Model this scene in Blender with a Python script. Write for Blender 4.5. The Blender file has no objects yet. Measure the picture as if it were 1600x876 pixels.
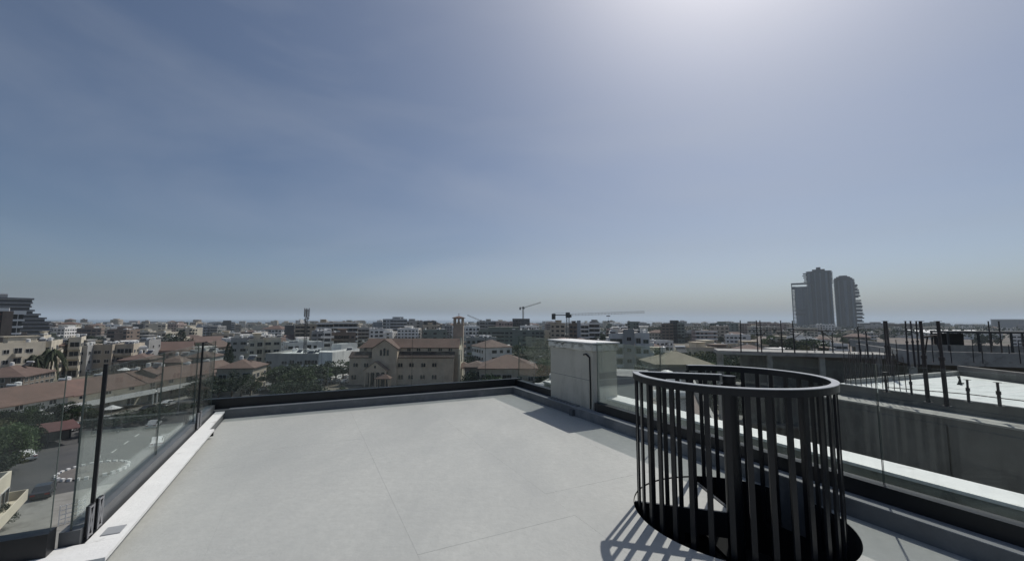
import bpy, bmesh, math, random
from mathutils import Matrix, Vector
random.seed(7)
R = math.radians
sc = bpy.context.scene
col = sc.collection
# ------------------------------------------------------------------ camera
EYE = 1.55; F = 640.0; PITCH = .0955; ROLL = .003
cam = bpy.data.cameras.new("camera"); camo = bpy.data.objects.new("camera", cam); col.objects.link(camo)
cam.sensor_width = 36; cam.lens = 36*F/1600; cam.clip_end = 60000; cam.clip_start = .02
camo.matrix_world = Matrix.Translation((0, 0, EYE)) @ Matrix.Rotation(math.pi/2+PITCH, 4, 'X') @ Matrix.Rotation(ROLL, 4, 'Z')
sc.camera = camo
# ------------------------------------------------------------------ sky and sun
SUN_AZ = R(56.5)      # from +X towards +Y
SUN_EL = R(53.5)
w = bpy.data.worlds.new("World"); sc.world = w; w.use_nodes = True
nt = w.node_tree; nt.nodes.clear()
out = nt.nodes.new('ShaderNodeOutputWorld'); bg = nt.nodes.new('ShaderNodeBackground')
sky = nt.nodes.new('ShaderNodeTexSky'); sky.sky_type = 'NISHITA'; sky.sun_disc = False
sky.sun_elevation = SUN_EL; sky.sun_rotation = math.pi/2-SUN_AZ
sky.altitude = 20; sky.air_density = 1.0; sky.dust_density = 2.9; sky.ozone_density = 3.2
# thin high cirrus veil over the blue
tc = nt.nodes.new('ShaderNodeTexCoord'); mp = nt.nodes.new('ShaderNodeMapping')
mp.inputs['Scale'].default_value = (.8, .8, 2.6); mp.inputs['Rotation'].default_value = (.12, .22, .3)
nz = nt.nodes.new('ShaderNodeTexNoise'); nz.inputs['Scale'].default_value = 1.7; nz.inputs['Detail'].default_value = 5; nz.inputs['Roughness'].default_value = .5
nz.inputs['Distortion'].default_value = .6
rp = nt.nodes.new('ShaderNodeValToRGB'); rp.color_ramp.elements[0].position = .44; rp.color_ramp.elements[1].position = .78
rp.color_ramp.elements[1].color = (.24, .24, .24, 1)
mx = nt.nodes.new('ShaderNodeMix'); mx.data_type = 'RGBA'
mx.inputs[7].default_value = (8.0, 8.4, 9.2, 1)
L = nt.links.new
L(tc.outputs['Generated'], mp.inputs[0]); L(mp.outputs[0], nz.inputs['Vector']); L(nz.outputs[0], rp.inputs[0])
wb = nt.nodes.new('ShaderNodeMix'); wb.data_type = 'RGBA'; wb.blend_type = 'MULTIPLY'; wb.inputs[0].default_value = 1; 
sz = nt.nodes.new('ShaderNodeSeparateXYZ'); tcz = nt.nodes.new('ShaderNodeTexCoord'); nt.links.new(tcz.outputs['Generated'], sz.inputs[0])
hr = nt.nodes.new('ShaderNodeValToRGB'); hr.color_ramp.interpolation = 'LINEAR'; e_ = hr.color_ramp.elements; e_[0].position = 0; e_[0].color = (.69, .815, 1.0, 1); e_[1].position = .45; e_[1].color = (.52, .548, .578, 1)
for p_, c_ in ((.07, (.64, .735, .87, 1)), (.16, (.56, .605, .67, 1)), (.26, (.53, .562, .61, 1))): q_ = e_.new(p_); q_.color = c_
sc15 = nt.nodes.new('ShaderNodeVectorMath'); sc15.operation = 'SCALE'; sc15.inputs['Scale'].default_value = 1.8
nt.links.new(sz.outputs[2], hr.inputs[0]); nt.links.new(hr.outputs[0], sc15.inputs[0]); nt.links.new(sc15.outputs[0], wb.inputs[7])
L(sky.outputs[0], wb.inputs[6]); L(rp.outputs[0], mx.inputs[0]); L(wb.outputs[2], mx.inputs[6])
L(mx.outputs[2], bg.inputs[0]); bg.inputs[1].default_value = .1
L(bg.outputs[0], out.inputs[0])
sl = bpy.data.lights.new("sun", 'SUN'); sl.energy = 5; sl.angle = R(.55); sl.color = (1, .96, .9)
so = bpy.data.objects.new("sun", sl); col.objects.link(so)
sd = Vector((math.cos(SUN_EL)*math.cos(SUN_AZ), math.cos(SUN_EL)*math.sin(SUN_AZ), math.sin(SUN_EL)))
so.rotation_euler = (-sd).to_track_quat('-Z', 'Y').to_euler()
vs = sc.view_settings; vs.view_transform = 'Standard'; vs.look = 'None'; vs.gamma = 1; vs.exposure = -.74
sc.cycles.max_bounces = 6; sc.cycles.volume_bounces = 1; sc.cycles.transparent_max_bounces = 16
sc.cycles.volume_step_rate = 4
# ------------------------------------------------------------------ helpers
ZG = -20.5
def gx(px, D): return (px-800)/F*D                      # lateral metres of a photo column at forward distance D
def gz(py, D): return EYE-(py-499)/F*D                  # height of a photo row at forward distance D
_mats = {}
def mat(name, c, rough=.8, var=.12, scale=1.0, bump=0., bscale=None, metal=0., spec=.5, rnd=0., stain=None, trans=0., stretch=(1, 1, 1)):
    if name in _mats: return _mats[name]
    m = bpy.data.materials.new(name); m.use_nodes = True; n = m.node_tree; b = n.nodes['Principled BSDF']
    b.inputs['Roughness'].default_value = rough; b.inputs['Metallic'].default_value = metal
    b.inputs['Specular IOR Level'].default_value = spec
    g = n.nodes.new('ShaderNodeNewGeometry'); k = n.links.new
    mpn = n.nodes.new('ShaderNodeMapping'); mpn.inputs['Scale'].default_value = stretch; k(g.outputs['Position'], mpn.inputs[0])
    t = n.nodes.new('ShaderNodeTexNoise'); t.inputs['Scale'].default_value = scale; t.inputs['Detail'].default_value = 6; t.inputs['Roughness'].default_value = .62
    k(mpn.outputs[0], t.inputs['Vector'])
    mr = n.nodes.new('ShaderNodeMapRange'); mr.inputs[1].default_value = .3; mr.inputs[2].default_value = .7
    mr.inputs[3].default_value = 1-var; mr.inputs[4].default_value = 1+var; k(t.outputs[0], mr.inputs[0])
    val = mr.outputs[0]
    if rnd:
        oi = n.nodes.new('ShaderNodeObjectInfo'); m2 = n.nodes.new('ShaderNodeMapRange')
        m2.inputs[3].default_value = 1-rnd; m2.inputs[4].default_value = 1+rnd; k(oi.outputs['Random'], m2.inputs[0])
        mm = n.nodes.new('ShaderNodeMath'); mm.operation = 'MULTIPLY'; k(val, mm.inputs[0]); k(m2.outputs[0], mm.inputs[1]); val = mm.outputs[0]
    v = n.nodes.new('ShaderNodeVectorMath'); v.operation = 'SCALE'; v.inputs[0].default_value = c; k(val, v.inputs['Scale'])
    colr = v.outputs[0]
    if stain:
        sc_, sx, cc, lo, hi = stain        # scale, stretch, colour, ramp range
        mp2 = n.nodes.new('ShaderNodeMapping'); mp2.inputs['Scale'].default_value = sx; k(g.outputs['Position'], mp2.inputs[0])
        t2 = n.nodes.new('ShaderNodeTexNoise'); t2.inputs['Scale'].default_value = sc_; t2.inputs['Detail'].default_value = 8; t2.inputs['Roughness'].default_value = .65
        k(mp2.outputs[0], t2.inputs['Vector'])
        r2 = n.nodes.new('ShaderNodeMapRange'); r2.inputs[1].default_value = lo; r2.inputs[2].default_value = hi; k(t2.outputs[0], r2.inputs[0])
        x = n.nodes.new('ShaderNodeMix'); x.data_type = 'RGBA'; k(r2.outputs[0], x.inputs[0]); k(colr, x.inputs[6]); x.inputs[7].default_value = (*cc, 1)
        colr = x.outputs[2]
    k(colr, b.inputs['Base Color'])
    if bump:
        bn = n.nodes.new('ShaderNodeBump'); bn.inputs['Strength'].default_value = bump; bn.inputs['Distance'].default_value = .02
        t3 = n.nodes.new('ShaderNodeTexNoise'); t3.inputs['Scale'].default_value = bscale or scale*6; t3.inputs['Detail'].default_value = 6; k(g.outputs['Position'], t3.inputs['Vector'])
        k(t3.outputs[0], bn.inputs['Height']); k(bn.outputs[0], b.inputs['Normal'])
    if trans:
        tr = n.nodes.new('ShaderNodeBsdfTranslucent'); k(colr, tr.inputs[0])
        ms = n.nodes.new('ShaderNodeMixShader'); ms.inputs[0].default_value = trans
        k(b.outputs[0], ms.inputs[1]); k(tr.outputs[0], ms.inputs[2]); k(ms.outputs[0], n.nodes['Material Output'].inputs[0])
    _mats[name] = m; return m
def glassmat(name, tint, refl=1.0, dirt=.06):
    m = bpy.data.materials.new(name); m.use_nodes = True; n = m.node_tree; n.nodes.clear(); k = n.links.new
    o = n.nodes.new('ShaderNodeOutputMaterial'); tr = n.nodes.new('ShaderNodeBsdfTransparent'); tr.inputs[0].default_value = (*tint, 1)
    gl = n.nodes.new('ShaderNodeBsdfGlossy'); gl.inputs['Roughness'].default_value = .015; gl.inputs[0].default_value = (.9, .95, .93, 1)
    fr = n.nodes.new('ShaderNodeFresnel'); fr.inputs[0].default_value = 1.45
    g = n.nodes.new('ShaderNodeNewGeometry')
    mu = n.nodes.new('ShaderNodeMath'); mu.operation = 'MULTIPLY'; mu.inputs[1].default_value = refl; k(fr.outputs[0], mu.inputs[0])
    m1 = n.nodes.new('ShaderNodeMixShader'); k(mu.outputs[0], m1.inputs[0]); k(tr.outputs[0], m1.inputs[1]); k(gl.outputs[0], m1.inputs[2])
    df = n.nodes.new('ShaderNodeBsdfDiffuse'); df.inputs[0].default_value = (.5, .5, .47, 1)
    mp_ = n.nodes.new('ShaderNodeMapping'); mp_.inputs['Scale'].default_value = (9, 9, .6); k(g.outputs['Position'], mp_.inputs[0])
    t = n.nodes.new('ShaderNodeTexNoise'); t.inputs['Scale'].default_value = 1.6; t.inputs['Detail'].default_value = 6; k(mp_.outputs[0], t.inputs['Vector'])
    mr = n.nodes.new('ShaderNodeMapRange'); mr.inputs[1].default_value = .45; mr.inputs[2].default_value = .8; mr.inputs[3].default_value = dirt*.25; mr.inputs[4].default_value = dirt*2; k(t.outputs[0], mr.inputs[0])
    m2 = n.nodes.new('ShaderNodeMixShader'); k(mr.outputs[0], m2.inputs[0]); k(m1.outputs[0], m2.inputs[1]); k(df.outputs[0], m2.inputs[2]); k(m2.outputs[0], o.inputs[0])
    return m
class MB:
    def __init__(s): s.v = []; s.f = []; s.m = []
    def poly(s, pts, mi=0):
        i = len(s.v); s.v += [tuple(p) for p in pts]; s.f.append(tuple(range(i, i+len(pts)))); s.m.append(mi)
    def hexa(s, p, mi=0):          # 8 points: bottom 4 ccw, top 4
        i = len(s.v); s.v += [tuple(q) for q in p]
        for f in ((3, 2, 1, 0), (4, 5, 6, 7), (0, 1, 5, 4), (1, 2, 6, 5), (2, 3, 7, 6), (3, 0, 4, 7)):
            s.f.append(tuple(i+j for j in f)); s.m.append(mi)
    def box(s, x0, x1, y0, y1, z0, z1, mi=0, fn=None):
        p = [(x0, y0, z0), (x1, y0, z0), (x1, y1, z0), (x0, y1, z0), (x0, y0, z1), (x1, y0, z1), (x1, y1, z1), (x0, y1, z1)]
        if fn: p = [fn(*q) for q in p]
        s.hexa(p, mi)
    def prism(s, pts, z0, z1, mi=0):
        n = len(pts); i = len(s.v); s.v += [(p[0], p[1], z0) for p in pts]+[(p[0], p[1], z1) for p in pts]
        s.f.append(tuple(i+n-1-j for j in range(n))); s.m.append(mi); s.f.append(tuple(i+n+j for j in range(n))); s.m.append(mi)
        for j in range(n):
            k = (j+1) % n; s.f.append((i+j, i+k, i+n+k, i+n+j)); s.m.append(mi)
    def tube(s, a, b, r, n=6, r2=None, mi=0):
        a = Vector(a); b = Vector(b); d = (b-a)
        if d.length < 1e-6: return
        d.normalize(); u = d.orthogonal().normalized(); w_ = d.cross(u); r2 = r if r2 is None else r2; i = len(s.v)
        for c, rr in ((a, r), (b, r2)):
            for j in range(n):
                t = 2*math.pi*j/n; s.v.append(tuple(c+(u*math.cos(t)+w_*math.sin(t))*rr))
        for j in range(n):
            k = (j+1) % n; s.f.append((i+j, i+k, i+n+k, i+n+j)); s.m.append(mi)
        s.f.append(tuple(i+n-1-j for j in range(n))); s.m.append(mi); s.f.append(tuple(i+n+j for j in range(n))); s.m.append(mi)
    def gable(s, x0, x1, y0, y1, z0, z1, axis='x', over=.4, mi=0, th=.22):   # pitched roof, ridge along axis
        if axis == 'x':
            ym = (y0+y1)/2; k = (z1-z0)/(ym-y0)
            for ya in (y0-over, y1+over):
                za = z0-k*over
                s.hexa([(x0-over, ya, za), (x1+over, ya, za), (x1+over, ym, z1), (x0-over, ym, z1), (x0-over, ya, za+th), (x1+over, ya, za+th), (x1+over, ym, z1+th), (x0-over, ym, z1+th)], mi)
        else:
            xm = (x0+x1)/2; k = (z1-z0)/(xm-x0)
            for xa in (x0-over, x1+over):
                za = z0-k*over
                s.hexa([(xa, y0-over, za), (xa, y1+over, za), (xm, y1+over, z1), (xm, y0-over, z1), (xa, y0-over, za+th), (xa, y1+over, za+th), (xm, y1+over, z1+th), (xm, y0-over, z1+th)], mi)
    def hip(s, x0, x1, y0, y1, z0, z1, over=.5, mi=0):
        x0 -= over; x1 += over; y0 -= over; y1 += over; w_ = x1-x0; d = y1-y0; h = min(w_, d)/2
        a = [(x0, y0, z0), (x1, y0, z0), (x1, y1, z0), (x0, y1, z0)]
        if w_ >= d: r = [(x0+h, (y0+y1)/2, z1), (x1-h, (y0+y1)/2, z1)]; f = [(a[0], a[1], r[1], r[0]), (a[1], a[2], r[1]), (a[2], a[3], r[0], r[1]), (a[3], a[0], r[0])]
        else: r = [((x0+x1)/2, y0+h, z1), ((x0+x1)/2, y1-h, z1)]; f = [(a[0], a[1], r[0]), (a[1], a[2], r[1], r[0]), (a[2], a[3], r[1]), (a[3], a[0], r[0], r[1])]
        for q in f: s.poly(q, mi)
        s.box(x0, x1, y0, y1, z0-.22, z0-.003, mi)
    def build(s, name, mats, parent=None, kind=None, loc=None, rz=0, smooth=False, fix=False):
        me = bpy.data.meshes.new(name); me.from_pydata(s.v, [], s.f)
        if not isinstance(mats, (list, tuple)): mats = [mats]
        for m in mats: me.materials.append(m)
        if len(mats) > 1: me.polygons.foreach_set('material_index', s.m)
        if smooth: me.polygons.foreach_set('use_smooth', [True]*len(s.f))
        if fix:
            b = bmesh.new(); b.from_mesh(me); bmesh.ops.recalc_face_normals(b, faces=b.faces); b.to_mesh(me); b.free()
        me.update(); return link(name, me, parent, kind, loc, rz)
def link(name, me, parent=None, kind=None, loc=None, rz=0):
    o = bpy.data.objects.new(name, me); col.objects.link(o)
    if parent: o.parent = parent
    if loc is not None: o.location = loc
    if rz: o.rotation_euler = (0, 0, rz)
    if kind: o['kind'] = kind
    return o
def empty(name, loc=(0, 0, 0), rz=0, label=None, cat=None, group=None):
    o = bpy.data.objects.new(name, None); col.objects.link(o); o.location = loc; o.rotation_euler = (0, 0, rz); o.empty_display_size = .2
    tag(o, label, cat, group); return o
def tag(o, label=None, cat=None, group=None):
    if label: o['label'] = label
    if cat: o['category'] = cat
    if group: o['group'] = group
    return o
# ------------------------------------------------------------------ materials
M_tile = mat('deck_tile', (.445, .452, .425), .6, .07, 14, .15, 30, spec=.3, rnd=.022, stain=(.8, (1, .45, 1), (.355, .365, .35), .38, .7))
M_slab = mat('deck_slab', (.36, .36, .35), .9)
M_kerb = mat('kerb_membrane', (.15, .155, .16), .5, .16, 3, .3, 20, spec=.4, stain=(2.2, (1, 1, 1), (.24, .24, .24), .5, .7))
M_kerbtop = mat('kerb_flashing', (.3, .31, .32), .45, .1, 3, .1)
M_chan = mat('channel_black', (.012, .013, .015), .42, .2, 4, spec=.4)
M_chan2 = mat('channel_sunlit_grey', (.10, .105, .11), .45, .15, 4, spec=.4)  # lit copy of the black channel, sunlight painted in as grey
M_white = mat('coping_white', (.74, .74, .72), .6, .06, 5, .15, 40, stain=(6, (1, 1, 1), (.5, .49, .46), .6, .75))
M_beige = mat('outer_render', (.34, .33, .28), .85, .12, 6, .2, 40, stain=(5, (1, 1, .5), (.2, .19, .17), .55, .7))
M_chim = mat('chimney_concrete', (.5, .475, .41), .9, .07, 2.5, .3, 25, stain=(2.2, (1, 1, .35), (.33, .31, .255), .5, .7))
M_chimcap = mat('chimney_cap', (.62, .61, .56), .9, .12, 3, .4, 20, stain=(5, (1, 1, 2.5), (.2, .19, .16), .5, .62))
M_black = mat('black_cable', (.01, .01, .01), .5)
M_steel = mat('powder_coat_anthracite', (.008, .0095, .013), .34, .12, 8, .05, 90, spec=.4)
M_steel2 = mat('rail_top_sunlit', (.34, .35, .36), .35, .2, 8, spec=1.0)  # same coat as the bars, with sun and sky sheen painted in as paler grey
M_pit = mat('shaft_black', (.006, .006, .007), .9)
M_conc = mat('raw_concrete', (.17, .168, .155), .92, .16, .9, .5, 7, stain=(.55, (1, 1, .35), (.075, .073, .068), .5, .68))
M_conc_l = mat('pale_concrete', (.36, .355, .33), .9, .14, 1.6, .4, 10, stain=(1.4, (1, 1, 1), (.2, .195, .18), .52, .68))
M_wroof = mat('white_membrane', (.68, .70, .68), .6, .07, .8, .1, stain=(.7, (1, 3, 1), (.5, .52, .5), .5, .62))
M_rust = mat('scaffold_steel', (.035, .03, .03), .6, .3, 6)
M_glass = glassmat('balustrade_glass', (.95, .975, .965), .4, .03)
M_win = mat('window_glass', (.018, .02, .024), .2, .3, .3, spec=.35, rnd=.5)
M_win2 = mat('window_glass_green', (.04, .065, .06), .12, .3, .3, spec=.7, rnd=.3)
M_frame = mat('window_frame', (.5, .5, .48), .6)
M_dark = mat('dark_opening', (.02, .02, .02), .9)
M_clay = mat('clay_tiles', (.135, .085, .068), .85, .22, .35, .5, 4, rnd=.12, stain=(.5, (1, 1, 1), (.12, .08, .065), .45, .7))
M_clay2 = mat('clay_tiles_brown', (.13, .088, .072), .85, .25, .5, .5, 4, rnd=.1)
M_tank = mat('tank_white', (.72, .72, .7), .5, .06)
M_solar = mat('solar_panel', (.025, .03, .045), .15, spec=.7)
M_metal = mat('galvanised', (.3, .3, .31), .45, .2, 3, metal=.5)
M_bark = mat('bark', (.09, .065, .045), .95, .3, 5)
M_leafs = [mat('foliage_olive', (.085, .09, .045), .8, .5, .9, rnd=.4, trans=.25), mat('foliage_green', (.055, .085, .035), .8, .5, .9, rnd=.4, trans=.25),
           mat('foliage_dark', (.028, .044, .024), .8, .5, .9, rnd=.25, trans=.2), mat('foliage_palm', (.045, .06, .025), .75, .3, .9, rnd=.2, trans=.2)]
WALLC = {'cream': (.56, .51, .41), 'white': (.74, .73, .70), 'beige': (.42, .365, .29), 'grey': (.34, .34, .33), 'brown': (.2, .155, .125), 'sand': (.46, .40, .31), 'pinkish': (.36, .28, .25),
         'charcoal': (.07, .075, .08), 'pale blue-grey': (.3, .33, .36), 'greenish grey': (.2, .23, .2)}
def wallmat(c): return mat('render_'+c.replace(' ', '_').replace('-', '_'), WALLC[c], .9, .1, .25, .15, 3, rnd=.12, stain=(.35, (1, 1, .4), tuple(x*.62 for x in WALLC[c]), .52, .75))
# ------------------------------------------------------------------ the roof terrace
O = (.03, 8.83); E1 = (.4446, -.8957); E2 = (-.8957, -.4446)
def dk(s, t, z=0): return (O[0]+s*E1[0]+t*E2[0], O[1]+s*E1[1]+t*E2[1], z)   # deck frame: s away from the far kerb, t from the right kerb
def dbox(mb, s0, s1, t0, t1, z0, z1, mi=0): mb.box(s0, s1, t0, t1, z0, z1, mi, dk)
HC = (1.815, 3.485); HR = .79; RR = .726
def circle(r, n=96, a0=0., a1=2*math.pi): return [(HC[0]+r*math.cos(a0+(a1-a0)*i/n), HC[1]+r*math.sin(a0+(a1-a0)*i/n)) for i in range(n+1)]
terr = empty('roof_deck'); terr['kind'] = 'structure'
cb = MB(); cb.prism(circle(HR)[:-1], -3.4, 1); cut = cb.build('cutter', M_pit, fix=True)
def carve(o):
    m = o.modifiers.new('b', 'BOOLEAN'); m.object = cut; m.solver = 'EXACT'; m.operation = 'DIFFERENCE'
    me = bpy.data.meshes.new_from_object(o.evaluated_get(bpy.context.evaluated_depsgraph_get())); o.modifiers.clear(); o.data = me
SE = 13.0
mb = MB(); dbox(mb, -.12, SE, -.12, 5.06, -.32, -.022); slab = mb.build('deck_slab', M_slab, terr, fix=True)
mb = MB(); dbox(mb, 4.45, SE, 5.06, 8.4, -.32, -.022); mb.build('deck_slab', M_slab, terr, fix=True)
tiles = []
tl = [0.004, .71, 1.97, 3.23, 4.49, 5.036]
GAP = .0006
for i in range(len(tl)-1):
    s = .004
    off = -.45 if i % 2 else 0
    ks = [.004]+[x+off+.004 for x in (2.52, 5.04, 7.56, 10.08, 12.6) if x+off < SE]+[SE]
    for a, b in zip(ks[:-1], ks[1:]):
        mb = MB(); dbox(mb, a+GAP, b-GAP, tl[i]+GAP, tl[i+1]-GAP, -.02, random.uniform(-.0004, .0004)); tiles.append((mb.build('tile', M_tile, terr, fix=True)))
for t0 in (5.04, 6.3):
    for a in (4.62, 7.14, 9.66):
        mb = MB(); dbox(mb, a+GAP, a+2.52-GAP, t0+GAP, t0+1.26-GAP, -.02, 0); mb.build('tile', M_tile, terr, fix=True)
bpy.context.view_layer.update()
hcs = ((HC[0]-O[0])*E1[0]+(HC[1]-O[1])*E1[1], (HC[0]-O[0])*E2[0]+(HC[1]-O[1])*E2[1])
mb = MB(); dbox(mb, -.001, SE, -.001, 5.05, -.0215, -.0012); grout = mb.build('grout', mat('grout', (.33, .34, .33), .9, .1), terr, fix=True); bpy.context.view_layer.update()
carve(slab); carve(grout)
for o in tiles:
    ss = [((v.co.x-O[0])*E1[0]+(v.co.y-O[1])*E1[1], (v.co.x-O[0])*E2[0]+(v.co.y-O[1])*E2[1]) for v in o.data.vertices]
    if min(a for a, b in ss) < hcs[0]+HR and max(a for a, b in ss) > hcs[0]-HR and min(b for a, b in ss) < hcs[1]+HR and max(b for a, b in ss) > hcs[1]-HR: carve(o)
bpy.data.objects.remove(cut)
# kerbs round the deck
def kerb(name, s0, s1, t0, t1, h, top, m1=M_kerb):
    e = MB(); dbox(e, s0, s1, t0, t1, -.32, h); k = e.build(name, m1, terr, fix=True)
    return k
kerb('kerb', -.13, 0, -.13, 5.06, .13, None)
kerb('kerb', .0005, SE, -.13, -.0005, .13, None)
mb = MB(); dbox(mb, -.135, -.006, -.135, 5.0, .1305, .137); dbox(mb, .002, SE, -.135, -.006, .1305, .137); mb.build('kerb_flashing', M_kerbtop, terr)
# left kerb with white coping, wider overhang on its nearer part, turning outwards near the camera
mb = MB(); dbox(mb, .0, 4.2, 5.062, 5.15, -.32, .088); dbox(mb, 4.2, 4.42, 5.062, 8.4, -.32, .088); mb.build('kerb', M_kerb, terr, fix=True)
mb = MB(); dbox(mb, -.02, 1.20, 5.05, 5.17, .09, .112); dbox(mb, 1.2005, 4.19, 4.985, 5.17, .09, .115)
mb.hexa([dk(4.1905, 4.985, .09), dk(4.45, 4.985, .09), dk(4.47, 8.4, .09), dk(4.23, 8.4, .09), dk(4.1905, 4.985, .115), dk(4.45, 4.985, .115), dk(4.47, 8.4, .115), dk(4.23, 8.4, .115)])
mb.build('coping', M_white, terr, fix=True)
mb = MB(); dbox(mb, 1.195, 1.23, 4.99, 5.06, .03, .089); mb.build('coping_step_shade', M_dark, terr, fix=True)  # dark box standing in for the shadow under the coping step
mb = MB(); dbox(mb, 4.0, 4.12, 5.02, 5.12, .1155, .121); mb.build('fixing_plate', M_kerbtop, terr, fix=True)
mb = MB(); dbox(mb, -.13, 0, 5.062, 5.2, -.32, .13); mb.build('kerb', M_kerb, terr, fix=True)
# outer walls of our own building
mb = MB()
for a in ((-.62, -.4, -.7, 5.45), (-.4, SE, -.7, -.5), (-.4, 4.2, 5.25, 5.45), (4.2, 4.42, 5.25, 8.6), (4.42, SE, 8.4, 8.6), (SE-.2, SE, -.5, 8.4)): dbox(mb, *a, -20.5, -.33)
mb.build('wall', wallmat('cream'), terr, fix=True)
# outer upstand beyond the right hand glass: beige inside face, white top
mb = MB(); dbox(mb, .58, SE, -.70, -.41, -.33, .285); dbox(mb, -.62, .58, -.30, -.13, -.33, .0); dbox(mb, .58, SE, -.41, -.31, -.33, .12); mb.build('outer_wall', M_beige, terr, fix=True)
mb = MB(); dbox(mb, .56, SE, -.72, -.395, .286, .312); mb.build('outer_coping', M_white, terr, fix=True)
mb = MB(); dbox(mb, -.62, -.14, -.3, 5.5, -.33, -.02); mb.build('outer_ledge', M_conc_l, terr, fix=True)
# ---- frameless glass balustrade
M_edge = mat('polished_glass_edge', (.12, .15, .14), .15, .1, 3, spec=.6, trans=.4)
def shoe(mb, s0, s1, t0, t1, z1): dbox(mb, s0, s1, t0, t1, -.02, z1)
def balustrade(name, label, runs, z0, z1, m=M_chan):
    r = empty(name, dk((runs[0][0]+runs[0][1])/2, (runs[0][2]+runs[0][3])/2, 0), 0, label, 'glass balustrade', 'frameless glass balustrades round the roof terrace')
    inv = r.matrix_basis.inverted() if False else Vector(r.location)
    for (s0, s1, t0, t1, panes) in runs:
        c = MB(); shoe(c, s0, s1, t0, t1, z0); c.v = [tuple(Vector(v)-inv) for v in c.v]; c.build('shoe_channel', m, r, fix=True)
        alongs = abs(s1-s0) > abs(t1-t0)
        for a, b in zip(panes[:-1], panes[1:]):
            g = MB()
            if alongs: tm = (t0+t1)/2; dbox(g, a+.006, b-.006, tm-.005, tm+.005, z0-.03, z1)
            else: sm = (s0+s1)/2; dbox(g, sm-.005, sm+.005, a+.006, b-.006, z0-.03, z1)
            g.v = [tuple(Vector(v)-inv) for v in g.v]; gp = g.build('glass_panel', M_glass, r, fix=True)
            for e0, e1_ in ((a+.003, a+.0055), (b-.0055, b-.003)):
                g = MB()
                if alongs: dbox(g, e0, e1_, tm-.005, tm+.005, z0+.002, z1)
                else: dbox(g, sm-.005, sm+.005, e0, e1_, z0+.002, z1)
                g.v = [tuple(Vector(v)-inv) for v in g.v]; g.build('glass_edge', M_edge, gp, fix=True)
    return r
balustrade('glass_balustrade', 'clear glass balustrade in a black channel along the far roof edge', [(-.24, -.14, -.26, 5.30, [-.26, .56, 2.1, 3.7, 5.3])], .285, 1.2)
balustrade('glass_balustrade', 'clear glass balustrade in black channel right of the railing, running past the chimney',
           [(-.139, 1.26, -.25, -.14, [-.13, 1.25]), (2.58, SE, -.25, -.14, [2.585, 3.9, 6.18, 8.5, 10.8, SE])], .26, 1.2)
lb = balustrade('glass_balustrade', 'clear glass balustrade with two slim black posts along the left roof edge', [(-.139, 4.18, 5.2, 5.3, [-.13, 1.03, 2.52, 4.17])], .20, 1.2, M_chan2)
balustrade('glass_balustrade', 'short return glass balustrade in black channel at the lower left corner', [(4.2, 4.3, 5.305, 8.6, [5.31, 6.9, 8.59])], .25, 1.19)
inv = Vector(lb.location)
for s in (1.045, 4.03):
    c = MB(); dbox(c, s-.008, s+.008, 5.19, 5.212, .0, 1.235); c.v = [tuple(Vector(v)-inv) for v in c.v]; p = c.build('post', M_chan, lb, fix=True)
    c = MB()
    for sg in (-1, 1):
        a, b = s+sg*.04, s+sg*.1
        for u in ((a, .12, a, .32), (b, .12, b, .32), (a, .13, b, .13), (a, .31, b, .31), (a, .13, b, .31), (a, .31, b, .13)):
            c.tube(Vector(dk(u[0], 5.18, u[1]))-inv, Vector(dk(u[2], 5.18, u[3]))-inv, .006, 4)
        dbox2 = MB(); dbox(dbox2, min(a, b), max(a, b), 5.186, 5.2, .12, .32); dbox2.v = [tuple(Vector(v)-inv) for v in dbox2.v]; q = dbox2.build('clamp_plate', M_chan, lb, fix=True)
    c.build('clamp_brace', M_metal, lb)
# ---- chimney block
ch = empty('chimney', dk(1.9, -.4), 0, 'square pale concrete chimney block with weathered cap at the right roof edge', 'chimney')
inv = Vector(ch.location)
def cbox(mb, *a): n = len(mb.v); dbox(mb, *a); mb.v[n:] = [tuple(Vector(v)-inv) for v in mb.v[n:]]
mb = MB(); cbox(mb, 1.29, 2.55, -.62, -.135, -.3, 1.045)
me = mb.build('shaft', M_chim, ch, fix=True)
mb = MB(); cbox(mb, 1.255, 2.585, -.65, -.105, 1.05, 1.165)
b_ = bmesh.new(); o = mb.build('cap', M_chimcap, ch, fix=True); b_.from_mesh(o.data)
bmesh.ops.bevel(b_, geom=list(b_.edges), offset=.018, segments=2, affect='EDGES'); bmesh.ops.subdivide_edges(b_, edges=[e for e in b_.edges if e.calc_length() > .4], cuts=8)
for v in b_.verts: v.co += Vector((random.uniform(-.006, .006), random.uniform(-.006, .006), random.uniform(-.008, .005)))
b_.to_mesh(o.data); b_.free()
mb = MB(); cbox(mb, 1.24, 2.6, -.66, -.10, 1.171, 1.19); mb.build('cap_skin', M_white, ch, fix=True)
mb = MB(); cbox(mb, 2.2, 2.72, -.3, -.02, .0, .118); cbox(mb, 1.3, 2.2, -.134, -.06, 0, .15); mb.build('plinth', M_kerb, ch, fix=True)
cb_ = MB(); pts = [dk(2.50, -.12, .15), dk(2.50, -.122, .5), dk(2.49, -.12, .95), dk(2.40, -.12, 1.0), dk(2.33, -.12, .985)]
for a, b in zip(pts[:-1], pts[1:]): cb_.tube(Vector(a)-inv, Vector(b)-inv, .011, 8)
cb_.build('cable', M_black, ch)
mb = MB(); cbox(mb, 1.29, 2.5, -.1345, -.133, .585, .592); mb.build('joint_line', M_kerb, ch)
dr = MB(); dbox(dr, 2.14, 2.24, -.001, .045, .002, .1); dr = dr.build('drain_box', M_chan2, None, fix=True); tag(dr, 'small dark drain box on the deck below the chimney', 'drain')
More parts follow.
